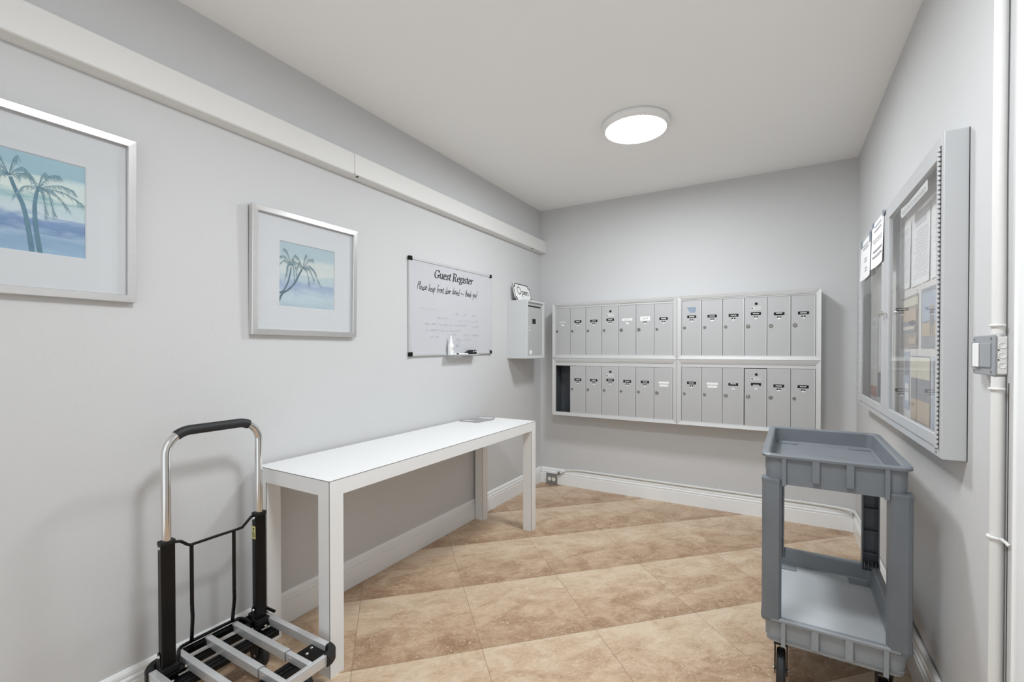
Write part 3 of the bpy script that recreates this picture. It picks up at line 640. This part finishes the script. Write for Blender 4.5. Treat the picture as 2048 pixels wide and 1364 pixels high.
b = MB(); b.tube([(px, py, 0), (px, py, 1.19), (px, py, 1.2145)], .0125, 20); b.tube([(px, py, 1.3175), (px, py, 1.42), (px, py+.004, 1.7), (px, py-.002, H)], .0125, 20); b.build('pipe', M_PIPE, g, smooth=True)
for zz in (.825,):
    q = MB(); q.tube(arc((px, py, zz), .0150, 60, 300, 14, 'xy'), .0035, 8); q.tube([(px+.004, py-.015, zz), (px+.009, py-.024, zz-.003), (px+.012, py-.032, zz-.008)], .0038, 8); q.build('pipe_strap', M_PIPE, g, smooth=True)
for zz in (1.185, 1.338):
    q = MB(); q.tube(arc((px, py, zz), .0150, 60, 300, 14, 'xy'), .003, 8); q.tube([(px-.002, py+.016, zz), (px+.006, py+.034, zz-.003)], .003, 8); q.build('pipe_strap', M_PIPE, g, smooth=True)
b = MB(); b.box(W-.0012, W-.0002, py-.0165, py-.0140, .2, 1.2); b.build('paint_gap', M_SEAM, g)
g = thing('switch_box', 'white painted switch box with grey cover plate on the right wall pipe', 'switch', (W, -2.39, 1.22))
sx0 = W-.021; sy0, sy1 = -2.440, -2.306; sz0, sz1 = 1.2195, 1.3125
b = MB(); b.box(sx0, W-.0005, sy0, sy1, sz0, sz1); b.build('box', M_PIPE, g, bevel=.004, seg=3)
for zz in (1.242, 1.266, 1.290):
    q = MB(); q.lathe([(.0005, -.0004), (.0055, -.0004), (.0068, -.0014), (.0078, -.0002)], (W-.0105, sy0, zz), 'y', 18); q.build('knockout', M_PIPE, g, smooth=True)
q = MB()
for zz in (1.279, 1.255): q.lathe([(.0018, 0), (.0018, -.0008), (.0003, -.0008)], (sx0+.004, sy0, zz), 'y', 8)
q.build('side_screws', M_DARK, g)
cvx = sx0
b = MB(); y_a, y_b = sy0-.003, sy1+.003
out = [(y_a, sz0-.003), (y_b-.006, sz0-.003), (y_b-.002, sz0+.008), (y_b+.010, sz0+.014), (y_b+.012, sz1-.014), (y_b-.0, sz1-.01), (y_b-.006, sz1+.003), (y_a, sz1+.003)]
b.prism([(cvx-.005, y, z) for y, z in out], (.005, 0, 0)); b.build('cover_plate', M_SWCOV, g, bevel=.002)
b = MB(); b.prism([(cvx-.0045, sy0+.012, sz0+.016), (cvx-.0045, sy1-.010, sz0+.016), (cvx-.0045, sy1-.010, sz1-.016), (cvx-.0045, sy0+.012, sz1-.016)], (-.004, 0, 0)); b.build('cover_ridge', M_SWCOV, g, bevel=.003)
b = MB(); b.box(cvx-.0125, cvx-.0084, sy1-.058, sy1-.022, sz0+.016, sz1-.016); b.build('rocker', M_WHITE, g, bevel=.003)
q = MB()
for yy in (sy0+.012, sy1-.012):
    for zz in (sz0+.006, sz1-.006): q.lathe([(.0035, 0), (.003, -.0015), (.0005, -.0015)], (cvx-.005, yy, zz), 'x', 10)
q.build('cover_screws', M_LOCK, g)

# ------------------------------------------------------------ glazed notice cabinet on the right wall
NF = W-.055; ny0, ny1, nz0, nz1 = -2.173, -.548, .955, 1.921
g = thing('notice_cabinet', 'grey metal notice cabinet with two glass doors on the right wall', 'notice board', (W, (ny0+ny1)/2, nz0))
b = MB(); th = .03
b.box(NF, W-.0005, ny0, ny0+th, nz0, nz1); b.box(NF, W-.0005, ny1-th, ny1, nz0, nz1); b.box(NF, W-.0005, ny0+th, ny1-th, nz0, nz0+.026); b.box(NF, W-.0005, ny0+th, ny1-th, nz1-.03, nz1)
b.build('casing', M_NOTICE, g, bevel=.0015)
MB().box(W-.006, W-.0006, ny0+th, ny1-th, nz0+.02, nz1-.02).build('pin_panel', M_CORK, g)
MB().box(W-.0016, W-.0004, ny0-.002, ny0+.0, nz0, nz1).build('shadow_gap', M_DARK, g)
dz0, dz1 = .984, 1.888
def cab_door(ya, yb, sa, sb):
    d = MB(); x0, x1 = NF-.004, NF+.010
    d.box(x0, x1, ya, yb, dz0, dz0+.036); d.box(x0, x1, ya, yb, dz1-.032, dz1); d.box(x0, x1, ya, ya+sa, dz0+.036, dz1-.032); d.box(x0, x1, yb-sb, yb, dz0+.036, dz1-.032)
    o = d.build('door', M_NOTICE, g, bevel=.001)
    MB().box(NF+.001, NF+.0025, ya+sa-.002, yb-sb+.002, dz0+.034, dz1-.03).build('glass_pane', M_GLASS, o)
    return o
dn = cab_door(-2.136, -1.352, .020, .068); df = cab_door(-1.3465, -.600, .088, .028)
for o, yy in ((dn, -1.387), (df, -1.325)):
    k = MB(); k.lathe([(.004, 0), (.004, -.008), (.009, -.011), (.0105, -.016), (.008, -.0215), (.0005, -.023)], (NF-.004, yy, 1.442), 'x', 16); k.build('knob', M_CHROME, o, smooth=True)
for yy, lbl in ((-2.1395, 1), (-.5965, 0)):
    k = MB(); n = 64; st = (dz1-dz0)/n
    for i in range(n): k.cyl((NF-.003, yy, dz0+i*st), (NF-.003, yy, dz0+(i+.58)*st), .0056, 10)
    k.box(NF-.0022, NF-.0008, yy-.0055, yy+.0055, dz0, dz1, 1); k.build('piano_hinge', [M_NOTICE, M_SEAM], g)
k = MB()
for zz in (.964, .974): k.box(NF-.0006, NF, -2.125, -2.105, zz, zz+.0045)
k.build('maker_mark', M_HINGE, g)

def sheet(label, cat, ya, yb, za, zb, x, m, lines=0, name='paper_notice', curl=.0, bands=None, tape=None, face=-1, group=None, header=True, grp_lines=None):
    # one sheet of paper on a plane facing -x; slightly curled, its print drawn on it
    mb = MB(); n = 8
    X = lambda u, v: x - curl*(abs(u-.5)*2)**2*(1-v) - .0002
    for i in range(n):
        for j in range(4):
            u0, u1, v0, v1 = i/n, (i+1)/n, j/4, (j+1)/4
            q = lambda u, v: (X(u, v), ya+(yb-ya)*u, za+(zb-za)*v)
            mb.poly([q(u0, v0), q(u1, v0), q(u1, v1), q(u0, v1)], 0)
    lift = [.0006]
    pr = lambda u, v: (X(u, v)-lift[0], ya+(yb-ya)*u, za+(zb-za)*v)
    mats = [m, M_TEXTL if x > NF+.02 else M_TEXT]
    if lines:
        if header: 
            for vv in (.9, .85): mb.poly([pr(.2, vv), pr(.8, vv), pr(.8, vv+.03), pr(.2, vv+.03)], 1)
        for k in range(lines):
            v = .76-.7*k/lines; r = random.uniform(.72, .92)
            for i in range(4):
                ua, ub = .1+(r-.1)*i/4, .1+(r-.1)*(i+.93)/4
                mb.poly([pr(ua, v), pr(ub, v), pr(ub, v+.011), pr(ua, v+.011)], 1)
    for bd in (bands or []):
        ua, ub, va, vb, bm_ = bd; mats.append(bm_); lift[0] += .00015
        mb.poly([pr(ua, va), pr(ub, va), pr(ub, vb), pr(ua, vb)], len(mats)-1)
    o = mb.build(name, mats); tag(o, label, cat, group)
    if tape:
        for (ua, ub, va, vb) in tape:
            tq = MB(); tq.box(x-.0022, x-.0012, ya+(yb-ya)*ua, ya+(yb-ya)*ub, za+(zb-za)*va, za+(zb-za)*vb)
            tq.build('tape', M_TAPE, o)
    return o
random.seed(31)
XB = W-.0072
GI = 'papers inside the notice cabinet'; GO = 'papers taped outside the notice cabinet'
# note u runs from the near end (ya) to the far end (yb); to the viewer facing the wall the far end is on the left
hs = MB(); HXP = NF+.0075
hs.prism([(HXP, -1.963, 1.811), (HXP, -1.60, 1.806), (HXP, -1.575, 1.820), (HXP, -1.58, 1.848), (HXP, -1.70, 1.841), (HXP, -1.961, 1.8475)], (.0006, 0, 0), 0)
tv, tf = text_mesh('NOTICE BOARD', .042); mxw = max(v[0] for v in tv)
hs.add([(HXP-.0005, -1.60-v[0]*(.345/mxw), 1.814+v[1]*.62) for v in tv], tf, 1)
tag(hs.build('header_strip', [M_PAPER, M_TEXT]), 'white header strip with grey capitals under the top edge of the notice cabinet', 'sign')
sheet('white typed page inside the near glass door, furthest from the hinge', 'paper', -1.54, -1.30, 1.535, 1.805, XB, M_PAPER, 16, curl=.004, group=GI)
sheet('white typed page inside the near glass door, middle of the top row of three', 'paper', -1.815, -1.565, 1.53, 1.80, XB, M_PAPER, 18, curl=.003, group=GI)
sheet('white page inside the near glass door beside the hinge', 'paper', -2.085, -1.835, 1.53, 1.80, XB, M_PAPER, 14, curl=.003, group=GI)
sheet('brown building photo sheet in the notice cabinet below the typed pages', 'photo', -1.66, -1.365, 1.285, 1.50, XB, M_PHOTO, 0, 'photo_sheet', bands=[(.0, 1, .8, .95, M_CREAM), (.1, .92, .52, .74, M_BEIGE), (.1, .92, .3, .5, M_GREYP), (.2, .8, .36, .42, M_CREAM), (.1, .5, .08, .2, M_BEIGE)], group=GI)
sheet('grey coastal photo sheet with a small figure, near the hinge of the notice cabinet', 'photo', -2.0, -1.70, 1.285, 1.505, XB, M_PHOTO2, 0, 'photo_sheet', bands=[(.06, .94, .45, .92, M_BLUEP), (.06, .94, .2, .42, M_BEIGE), (.44, .6, .36, .62, M_GREYP), (.47, .57, .62, .7, M_BEIGE), (.45, .5, .22, .36, M_GREYP), (.54, .59, .22, .36, M_GREYP)], group=GI)
sheet('pale blue flyer at the bottom of the near glass door, beside the centre stile', 'flyer', -1.53, -1.43, 1.03, 1.27, XB, M_BLUEP, 0, 'flyer', bands=[(.1, .7, .15, .45, M_PAPER), (.1, .8, .6, .9, M_GREYP)], group=GI)
sheet('beige and grey folded flyer at the bottom of the near glass door', 'flyer', -1.83, -1.555, 1.0, 1.255, XB, M_GREYP, 0, 'flyer', bands=[(.02, .98, .02, .34, M_BEIGE), (.02, .98, .66, .98, M_CREAM)], group=GI)
sheet('blue flyer at the bottom of the notice cabinet next to the near hinge', 'flyer', -2.09, -1.845, 1.0, 1.255, XB, M_BLUEP, 0, 'flyer', bands=[(.1, .9, .5, .95, M_GREYP)], group=GI)
sheet('typed white page inside the far glass door, beside the far hinge', 'paper', -.83, -.62, 1.17, 1.46, XB, M_PAPER, 18, group=GI)
sheet('typed white page inside the far glass door, nearer the knobs', 'paper', -1.08, -.87, 1.17, 1.45, XB, M_PAPER, 14, curl=.004, group=GI)
sheet('blank narrow white slip inside the far glass door next to the knobs', 'paper', -1.22, -1.12, 1.22, 1.46, XB, M_PAPER, 0, group=GI)
sheet('grey and cream brochure low inside the far glass door', 'flyer', -1.06, -.83, 1.025, 1.16, XB, M_CREAM, 0, 'flyer', bands=[(.55, .98, .02, .98, M_GREYP)], group=GI)
sheet('faded red strip leaflet at the bottom of the far glass door', 'flyer', -.80, -.62, 1.018, 1.075, XB, M_RED, 0, 'flyer', group=GI)
XO = NF-.0052
sheet('white notice taped to the outside of the far glass door, nearest the room corner', 'paper', -.985, -.665, 1.672, 1.888, XO, M_PAPER, 0, curl=.006, group=GO, bands=[(.25, .8, .84, .88, M_TEXT), (.25, .8, .76, .8, M_TEXT), (.4, .65, .5, .53, M_TEXT), (.4, .65, .43, .46, M_TEXT), (.4, .6, .26, .29, M_TEXT), (.4, .6, .19, .22, M_TEXT)], tape=[(-.03, .14, .8, 1.06), (.86, 1.03, .86, 1.05)])
sheet('white notice taped to the outside of the far glass door, nearer the knobs', 'paper', -1.318, -1.015, 1.688, 1.910, XO, M_PAPER, 0, curl=.006, group=GO, bands=[(.2, .75, .88, .92, M_TEXT), (.2, .8, .78, .82, M_TEXT), (.1, .9, .6, .615, M_TEXT), (.1, .85, .54, .555, M_TEXT), (.1, .85, .34, .365, M_GREYP), (.1, .9, .22, .245, M_GREYP)], tape=[(.82, .98, .93, 1.04), (-.03, .1, .93, 1.04)])

# ------------------------------------------------------------ grey two-shelf utility cart
ccx, ccy = 2.170, -1.712
g = thing('utility_cart', 'grey plastic two-shelf utility cart on casters beside the right wall', 'utility cart', (ccx, ccy, 0))
HW, HL = .215, .36
def rring(hw, hl, r, z, n=5):
    out = []
    for (sx_, sy_, a0) in ((1, 1, 0), (-1, 1, 90), (-1, -1, 180), (1, -1, 270)):
        for i in range(n+1):
            a = math.radians(a0+90*i/n); out.append((ccx+sx_*(hw-r)+r*math.cos(a), ccy+sy_*(hl-r)+r*math.sin(a), z))
    return out
def tray(name, zt, zb, zf, mats, narrow=.0):
    mb = MB()
    rings = [rring(HW-.013-narrow, HL-.013-narrow, .03, zb), rring(HW-.010, HL-.010, .03, zt-.013), rring(HW, HL, .034, zt-.012), rring(HW+.001, HL+.001, .034, zt-.004), rring(HW-.004, HL-.004, .032, zt),
             rring(HW-.02, HL-.02, .028, zt), rring(HW-.026, HL-.026, .026, zt-.006), rring(HW-.032, HL-.032, .022, zf+.004), rring(HW-.038, HL-.038, .018, zf)]
    n = len(rings[0])
    for a, b_ in zip(rings[:-1], rings[1:]):
        for k in range(n): mb.poly([a[k], a[(k+1) % n], b_[(k+1) % n], b_[k]], 0)
    mb.poly(rings[-1], 1)
    mb.poly(rring(HW-.012, HL-.012, .03, zf-.006)[::-1], 0)
    for sy_ in (-1, 1):                                   # ribs under the lip on the two ends
        for xr, wr, fr_ in ((-.1445, .013, 1.12), (-.0486, .021, .70), (.048, .021, .72), (.1466, .013, 1.12)):
            yo = ccy+sy_*(HL-.001); yi_ = ccy+sy_*(HL-.02); hgt = (zt-zb)*fr_
            mb.box(ccx+xr-wr/2, ccx+xr+wr/2, min(yo, yi_), max(yo, yi_), zt-.012-min(hgt, zt-zb-.012+.004 if fr_ > 1 else hgt), zt-.006, 0)
    for sx_ in (-1, 1):
        for yr in (-.22, -.11, 0, .11, .22):
            xo = ccx+sx_*(HW-.006); xi = ccx+sx_*(HW-.02)
            mb.box(min(xo, xi), max(xo, xi), ccy+yr-.008, ccy+yr+.008, zt-.012-(zt-zb)*.65, zt-.006, 0)
    for sx_ in (-1, 1):                                   # corner pads moulded in the shelf
        for sy_ in (-1, 1):
            mb.box(ccx+sx_*(HW-.04), ccx+sx_*(HW-.115), ccy+sy_*(HL-.04), ccy+sy_*(HL-.10), zf-.001, zf+.004, 0)
    return mb.build(name, mats, g, smooth=True)
tray('top_shelf', .900, .792, .832, [M_CART, M_CART])
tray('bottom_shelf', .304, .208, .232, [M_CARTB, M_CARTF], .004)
for sx_ in (-1, 1):
    for sy_ in (-1, 1):
        xo, xi = ccx+sx_*(HW-.001), ccx+sx_*(HW-.064); yo, yi_ = ccy+sy_*(HL-.001), ccy+sy_*(HL-.05); th = .005; r = .014
        mb = MB()
        def sect(z, ex=0.0):
            a, b_ = xo+sx_*ex, yo+sy_*ex; k = sx_; q = sy_
            outer = [(xi, yi_), (xi, b_-q*r*.6), (xi+k*r*.6, b_), (a-k*r, b_), (a-k*r*.3, b_-q*r*.3), (a, b_-q*r), (a, yi_)]
            inner = [(a-k*th, yi_), (a-k*th, b_-q*(r+.001)), (a-k*(r+.001), b_-q*th), (xi+k*(r*.6+.001), b_-q*th), (xi+k*th, b_-q*(r*.6+.002)), (xi+k*th, yi_)]
            return [(x, y, z) for x, y in outer+inner]
        zs = [(.288, .0), (.300, .002), (.34, .0), (.79, .0), (.806, .0015), (.811, .0005)]
        secs = [sect(z, e_) for z, e_ in zs]; n = len(secs[0])
        for s0, s1 in zip(secs[:-1], secs[1:]):
            for k in range(n): mb.poly([s0[k], s0[(k+1) % n], s1[(k+1) % n], s1[k]])
        mb.poly(secs[-1][:7]); mb.poly(secs[0][:7])
        for zz in (.36, .46, .56, .66, .76):              # inside stiffening shelves
            mb.box(min(xo-sx_*.006, xi+sx_*.005), max(xo-sx_*.006, xi+sx_*.005), min(yi_+sy_*.006, yo-sy_*.01), max(yi_+sy_*.006, yo-sy_*.01), zz, zz+.003)
        for j in range(4):
            fx = xi+(xo-xi)*(.15+.22*j); mb.box(fx-.0015, fx+.0015, min(yi_, yo-sy_*.02), max(yi_, yo-sy_*.02), .29, .325)
        mb.build('corner_post', M_CARTP, g)
for sx_ in (-1, 1):
    for sy_ in (-1, 1):
        wx, wy = ccx+sx_*.152, ccy+sy_*.265; R_ = .074
        c = MB(); c.box(wx-.03, wx+.03, wy-.03, wy+.03, .2, .226); c.cyl((wx, wy, .17), (wx, wy, .2), .02)
        for k in (-1, 1): c.prism([(wx+k*.0195-.002, wy-.032, .178), (wx+k*.0195-.002, wy+.032, .178), (wx+k*.0195-.002, wy+.004, R_-.012), (wx+k*.0195-.002, wy-.03, R_-.012)], (.004, 0, 0))
        c.box(wx-.0235, wx+.0235, wy-.032, wy+.032, .174, .18)
        co = c.build('caster_fork', M_BLACKM, g)
        w = MB(); w.lathe([(.012, -.016), (R_*.7, -.015), (R_*.93, -.014), (R_, -.008), (R_, .008), (R_*.93, .014), (R_*.7, .015), (.012, .016)], (wx, wy-.012, R_), 'x', 32)
        w.build('wheel', M_RUBBER, co, smooth=True)
        w = MB(); w.lathe([(.001, -.025), (.006, -.025), (.006, .025), (.001, .025)], (wx, wy-.012, R_), 'x', 12); w.build('axle', M_LOCK, co)
g.rotation_euler = (0, 0, -.0226)

# ------------------------------------------------------------ folding platform trolley
g = thing('platform_trolley', 'folding platform trolley with aluminium deck rails, black posts and chrome handle by the left wall', 'hand trolley', (.35, -3.06, 0))
HX, YR, YL = .165, -2.890, -3.217; DZ = .18
def post(yc):
    mb = MB(); x0, x1, ya, yb = HX-.014, HX+.014, yc-.022, yc+.022
    mb.box(x0, x1, ya, yb, .165, .618); o = mb.build('post', M_BLACK, g, bevel=.004)
    q = MB(); q.box(x0-.001, x1+.001, ya-.001, yb+.001, .606, .6205); q.build('post_collar', M_BLACKM, o, bevel=.003)
    q = MB(); q.prism([(x1-.004, ya-.003, .17), (x0-.012, ya-.003, .17), (x0+.001, ya-.003, .235), (x0+.012, ya-.003, .24)], (0, .003, 0)); q.prism([(x1-.004, yb, .17), (x0-.012, yb, .17), (x0+.001, yb, .235), (x0+.012, yb, .24)], (0, .003, 0)); q.box(x0-.008, x1+.014, ya-.004, yb+.004, .166, .186); q.build('pivot_bracket', M_BLACKM, o, bevel=.002)
    q = MB()
    for zz in (.225, .598): q.lathe([(.006, 0), (.005, -.0035), (.0005, -.004)], (HX, ya-(.003 if zz < .3 else 0), zz), 'y', 12)
    q.build('rivets', M_CHROME, o, smooth=True); return o
pl_ = post(YL); pr_ = post(YR)
q = MB(); yy = YR-.022
q.box(HX-.012, HX+.012, yy-.0008, yy, .515, .566, 0); q.prism([(HX-.006, yy-.0014, .558), (HX+.006, yy-.0014, .558), (HX, yy-.0014, .548)], (0, .0006, 0), 1)
for zz in (.541, .535, .529, .523): q.box(HX-.009, HX+.008, yy-.0014, yy-.0008, zz, zz+.0022, 1)
q.build('warning_tag', [M_YELLOW, M_INK], pr_)
# chrome handle
rc = .078; zt = .992
hp = [(HX, YL, .60), (HX, YL, .75)] + [(HX, y, z) for (_, y, z) in arc((HX, YL+rc, zt-rc), rc, 180, 90, 10)] + [(HX, y, z) for (_, y, z) in arc((HX, YR-rc, zt-rc), rc, 90, 0, 10)] + [(HX, YR, .75), (HX, YR, .60)]
b = MB(); b.tube(hp, .0142, 18); b.build('handle', M_CHROME, g, smooth=True)
gp = [(HX, y, z) for (_, y, z) in arc((HX, YL+rc, zt-rc), rc, 125, 90, 5)] + [(HX, y, z) for (_, y, z) in arc((HX, YR-rc, zt-rc), rc, 90, 62, 5)]
b = MB(); b.tube(gp, .0178, 18); b.build('foam_grip', M_FOAM, g, smooth=True)
# wire back frame
b = MB(); rx = HX-.004
b.tube(catmull([(rx, YL+.026, .603), (rx, YL+.045, .598), (rx, YL+.07, .577), (rx, YL+.09, .574), (rx, -3.054, .5745), (rx, YR-.075, .5745), (rx, YR-.06, .58), (rx, YR-.03, .606), (rx, YR-.022, .608)], 6), .0052, 10)
b.build('back_rail', M_BLACK, g, smooth=True)
for yy in (-3.137, -2.988):
    b = MB(); pth = [(rx, yy, .575), (rx, yy, .375), (rx-.006, yy+.003, .345), (rx-.016, yy+.009, .305), (rx-.024, yy+.012, .28), (.090, yy+.030, .180)]
    b.tube(catmull(pth, 4), .0068, 8); b.build('back_rod', M_BLACK, g, smooth=True)
b = MB(); b.tube(catmull([(HX+.0, YL+.03, .175), (.14, YL+.045, .182), (.098, -3.15, .180), (.087, -3.12, .179), (.086, -3.054, .179), (.087, -2.96, .179), (.1, -2.93, .180), (.14, YR-.035, .180), (HX, YR-.03, .175)], 6), .0062, 10); b.build('base_rod', M_BLACK, g, smooth=True)
# deck: cross members
def bar(x0, x1, z1, nm='cross_bar'):
    mb = MB(); y0_, y1_ = -3.25, -2.868
    mb.box(x0, x1, y0_, y1_, z1-.018, z1)
    for t_ in (.3, .65): 
        xx = x0+(x1-x0)*t_; mb.box(xx-.0015, xx+.0015, y0_, y1_, z1, z1+.002)
    return mb.build(nm, M_BLACK, g)
bar(.092, .119, .172); bar(.137, .164, .150); bar(.205, .262, .148); bar(.470, .530, .148)
MB().box(.1, .2, YR-.045, YR+.035, .150, .165).build('corner_plate', M_BLACK, g, bevel=.003)
MB().box(.1, .2, YL-.035, YL+.045, .150, .165).build('corner_plate', M_BLACK, g, bevel=.003)
MB().box(.465, .56, -2.93, -2.868, .150, .160).build('corner_plate', M_BLACK, g, bevel=.003)
MB().box(.465, .56, -3.25, -3.18, .150, .160).build('corner_plate', M_BLACK, g, bevel=.003)
for (xx, yy, zz) in ((.215, -2.895, .1655), (.19, -2.935, .1655), (.225, -2.955, .15), (.2, -3.175, .1655), (.22, -3.225, .15), (.49, -2.885, .1605), (.505, -2.915, .1605), (.102, -2.955, .172), (.102, -3.055, .172), (.102, -3.15, .172)):
    q = MB(); q.lathe([(.0065, 0), (.006, .003), (.003, .0055), (.0005, .006)], (xx, yy, zz), 'z', 12); q.build('rivet', M_CHROME, g, smooth=True)
# aluminium rails: fixed outer channel and sliding inner end
for i, yc in enumerate((-2.858, -2.957, -3.057, -3.157, -3.256)):
    x0 = .15 if i in (0, 4) else .108; x1 = .545 if i in (0, 4) else .580
    mb = MB(); hw = .0115
    if i in (0, 4): mb.box(x0, x1, yc-hw, yc+hw, DZ-.032, DZ)
    else:
        mb.box(x0, .455, yc-hw, yc+hw, DZ-.032, DZ); mb.box(.455, x1, yc-hw+.002, yc+hw-.002, DZ-.031, DZ-.002)
    o = mb.build('deck_rail', M_ALU, g, bevel=.0018)
    if i in (1, 2, 3):
        q = MB(); q.box(.453, .457, yc-hw-.0006, yc+hw+.0006, DZ-.033, DZ+.0006); q.build('rail_end_cap', M_STEEL, o)
        q = MB(); q.lathe([(.005, 0), (.004, -.003), (.0005, -.0035)], (.478, yc-hw+.002, DZ-.016), 'y', 12); q.build('rail_screw', M_CHROME, o)
mb = MB(); mb.box(.578, .600, -3.222, -2.895, DZ-.036, DZ-.004); mb.box(.590, .600, -3.222, -2.895, DZ-.004, DZ); mb.build('front_bar', M_ALU, g, bevel=.0018)
def bumper(cx, cy, a0, a1, nm='corner_bumper'):
    mb = MB(); r0, r1 = .030, .057; n = 10; prof = [(r0, DZ-.040), (r1-.004, DZ-.040), (r1, DZ-.034), (r1, DZ-.004), (r1-.006, DZ+.004), (r0+.004, DZ+.004), (r0, DZ)]
    rings = []
    for i in range(n+1):
        a = math.radians(a0+(a1-a0)*i/n); rings.append([(cx+r*math.cos(a), cy+r*math.sin(a), z) for r, z in prof])
    k = len(prof)
    for ra, rb in zip(rings[:-1], rings[1:]):
        for j in range(k): mb.poly([ra[j], ra[(j+1) % k], rb[(j+1) % k], rb[j]])
    mb.poly(rings[0]); mb.poly(rings[-1]); return mb.build(nm, M_BLACKM, g, smooth=True)
bumper(.552, -2.899, 95, -5); bumper(.552, -3.218, 5, -95); bumper(.146, -2.899, 85, 175); bumper(.146, -3.216, 185, 275)
for (wx, wy) in ((.195, -2.905), (.195, -3.205), (.5, -2.925), (.5, -3.2)):
    R_ = .052
    fk = MB()
    for k in (-1, 1): fk.prism([(wx-.026, wy+k*.016-.0015, .13), (wx+.026, wy+k*.016-.0015, .13), (wx+.008, wy+k*.016-.0015, R_-.012), (wx-.02, wy+k*.016-.0015, R_-.012)], (0, .003, 0))
    fk.box(wx-.028, wx+.028, wy-.0175, wy+.0175, .128, .132); fo = fk.build('caster_fork', M_BLACKM if wx < .3 else M_STEEL, g)
    w = MB(); w.lathe([(.008, -.013), (R_*.62, -.012), (R_*.95, -.011), (R_, -.006), (R_, .006), (R_*.95, .011), (R_*.62, .012), (.008, .013)], (wx-.006, wy, R_), 'y', 28); w.build('wheel', M_RUBBER, fo, smooth=True)
    w = MB(); w.lathe([(.001, -.0205), (.006, -.0205), (.006, .0205), (.001, .0205)], (wx-.006, wy, R_), 'y', 12); w.build('axle', M_CHROME, fo)
mb = MB(); mb.tube([(.14, -2.852, .2), (.2, -2.848, .197)], .006, 8); mb.build('fold_pedal', M_BLACK, g, smooth=True)
for o in list(bpy.data.objects):
    if '_o' in o: del o['_o']
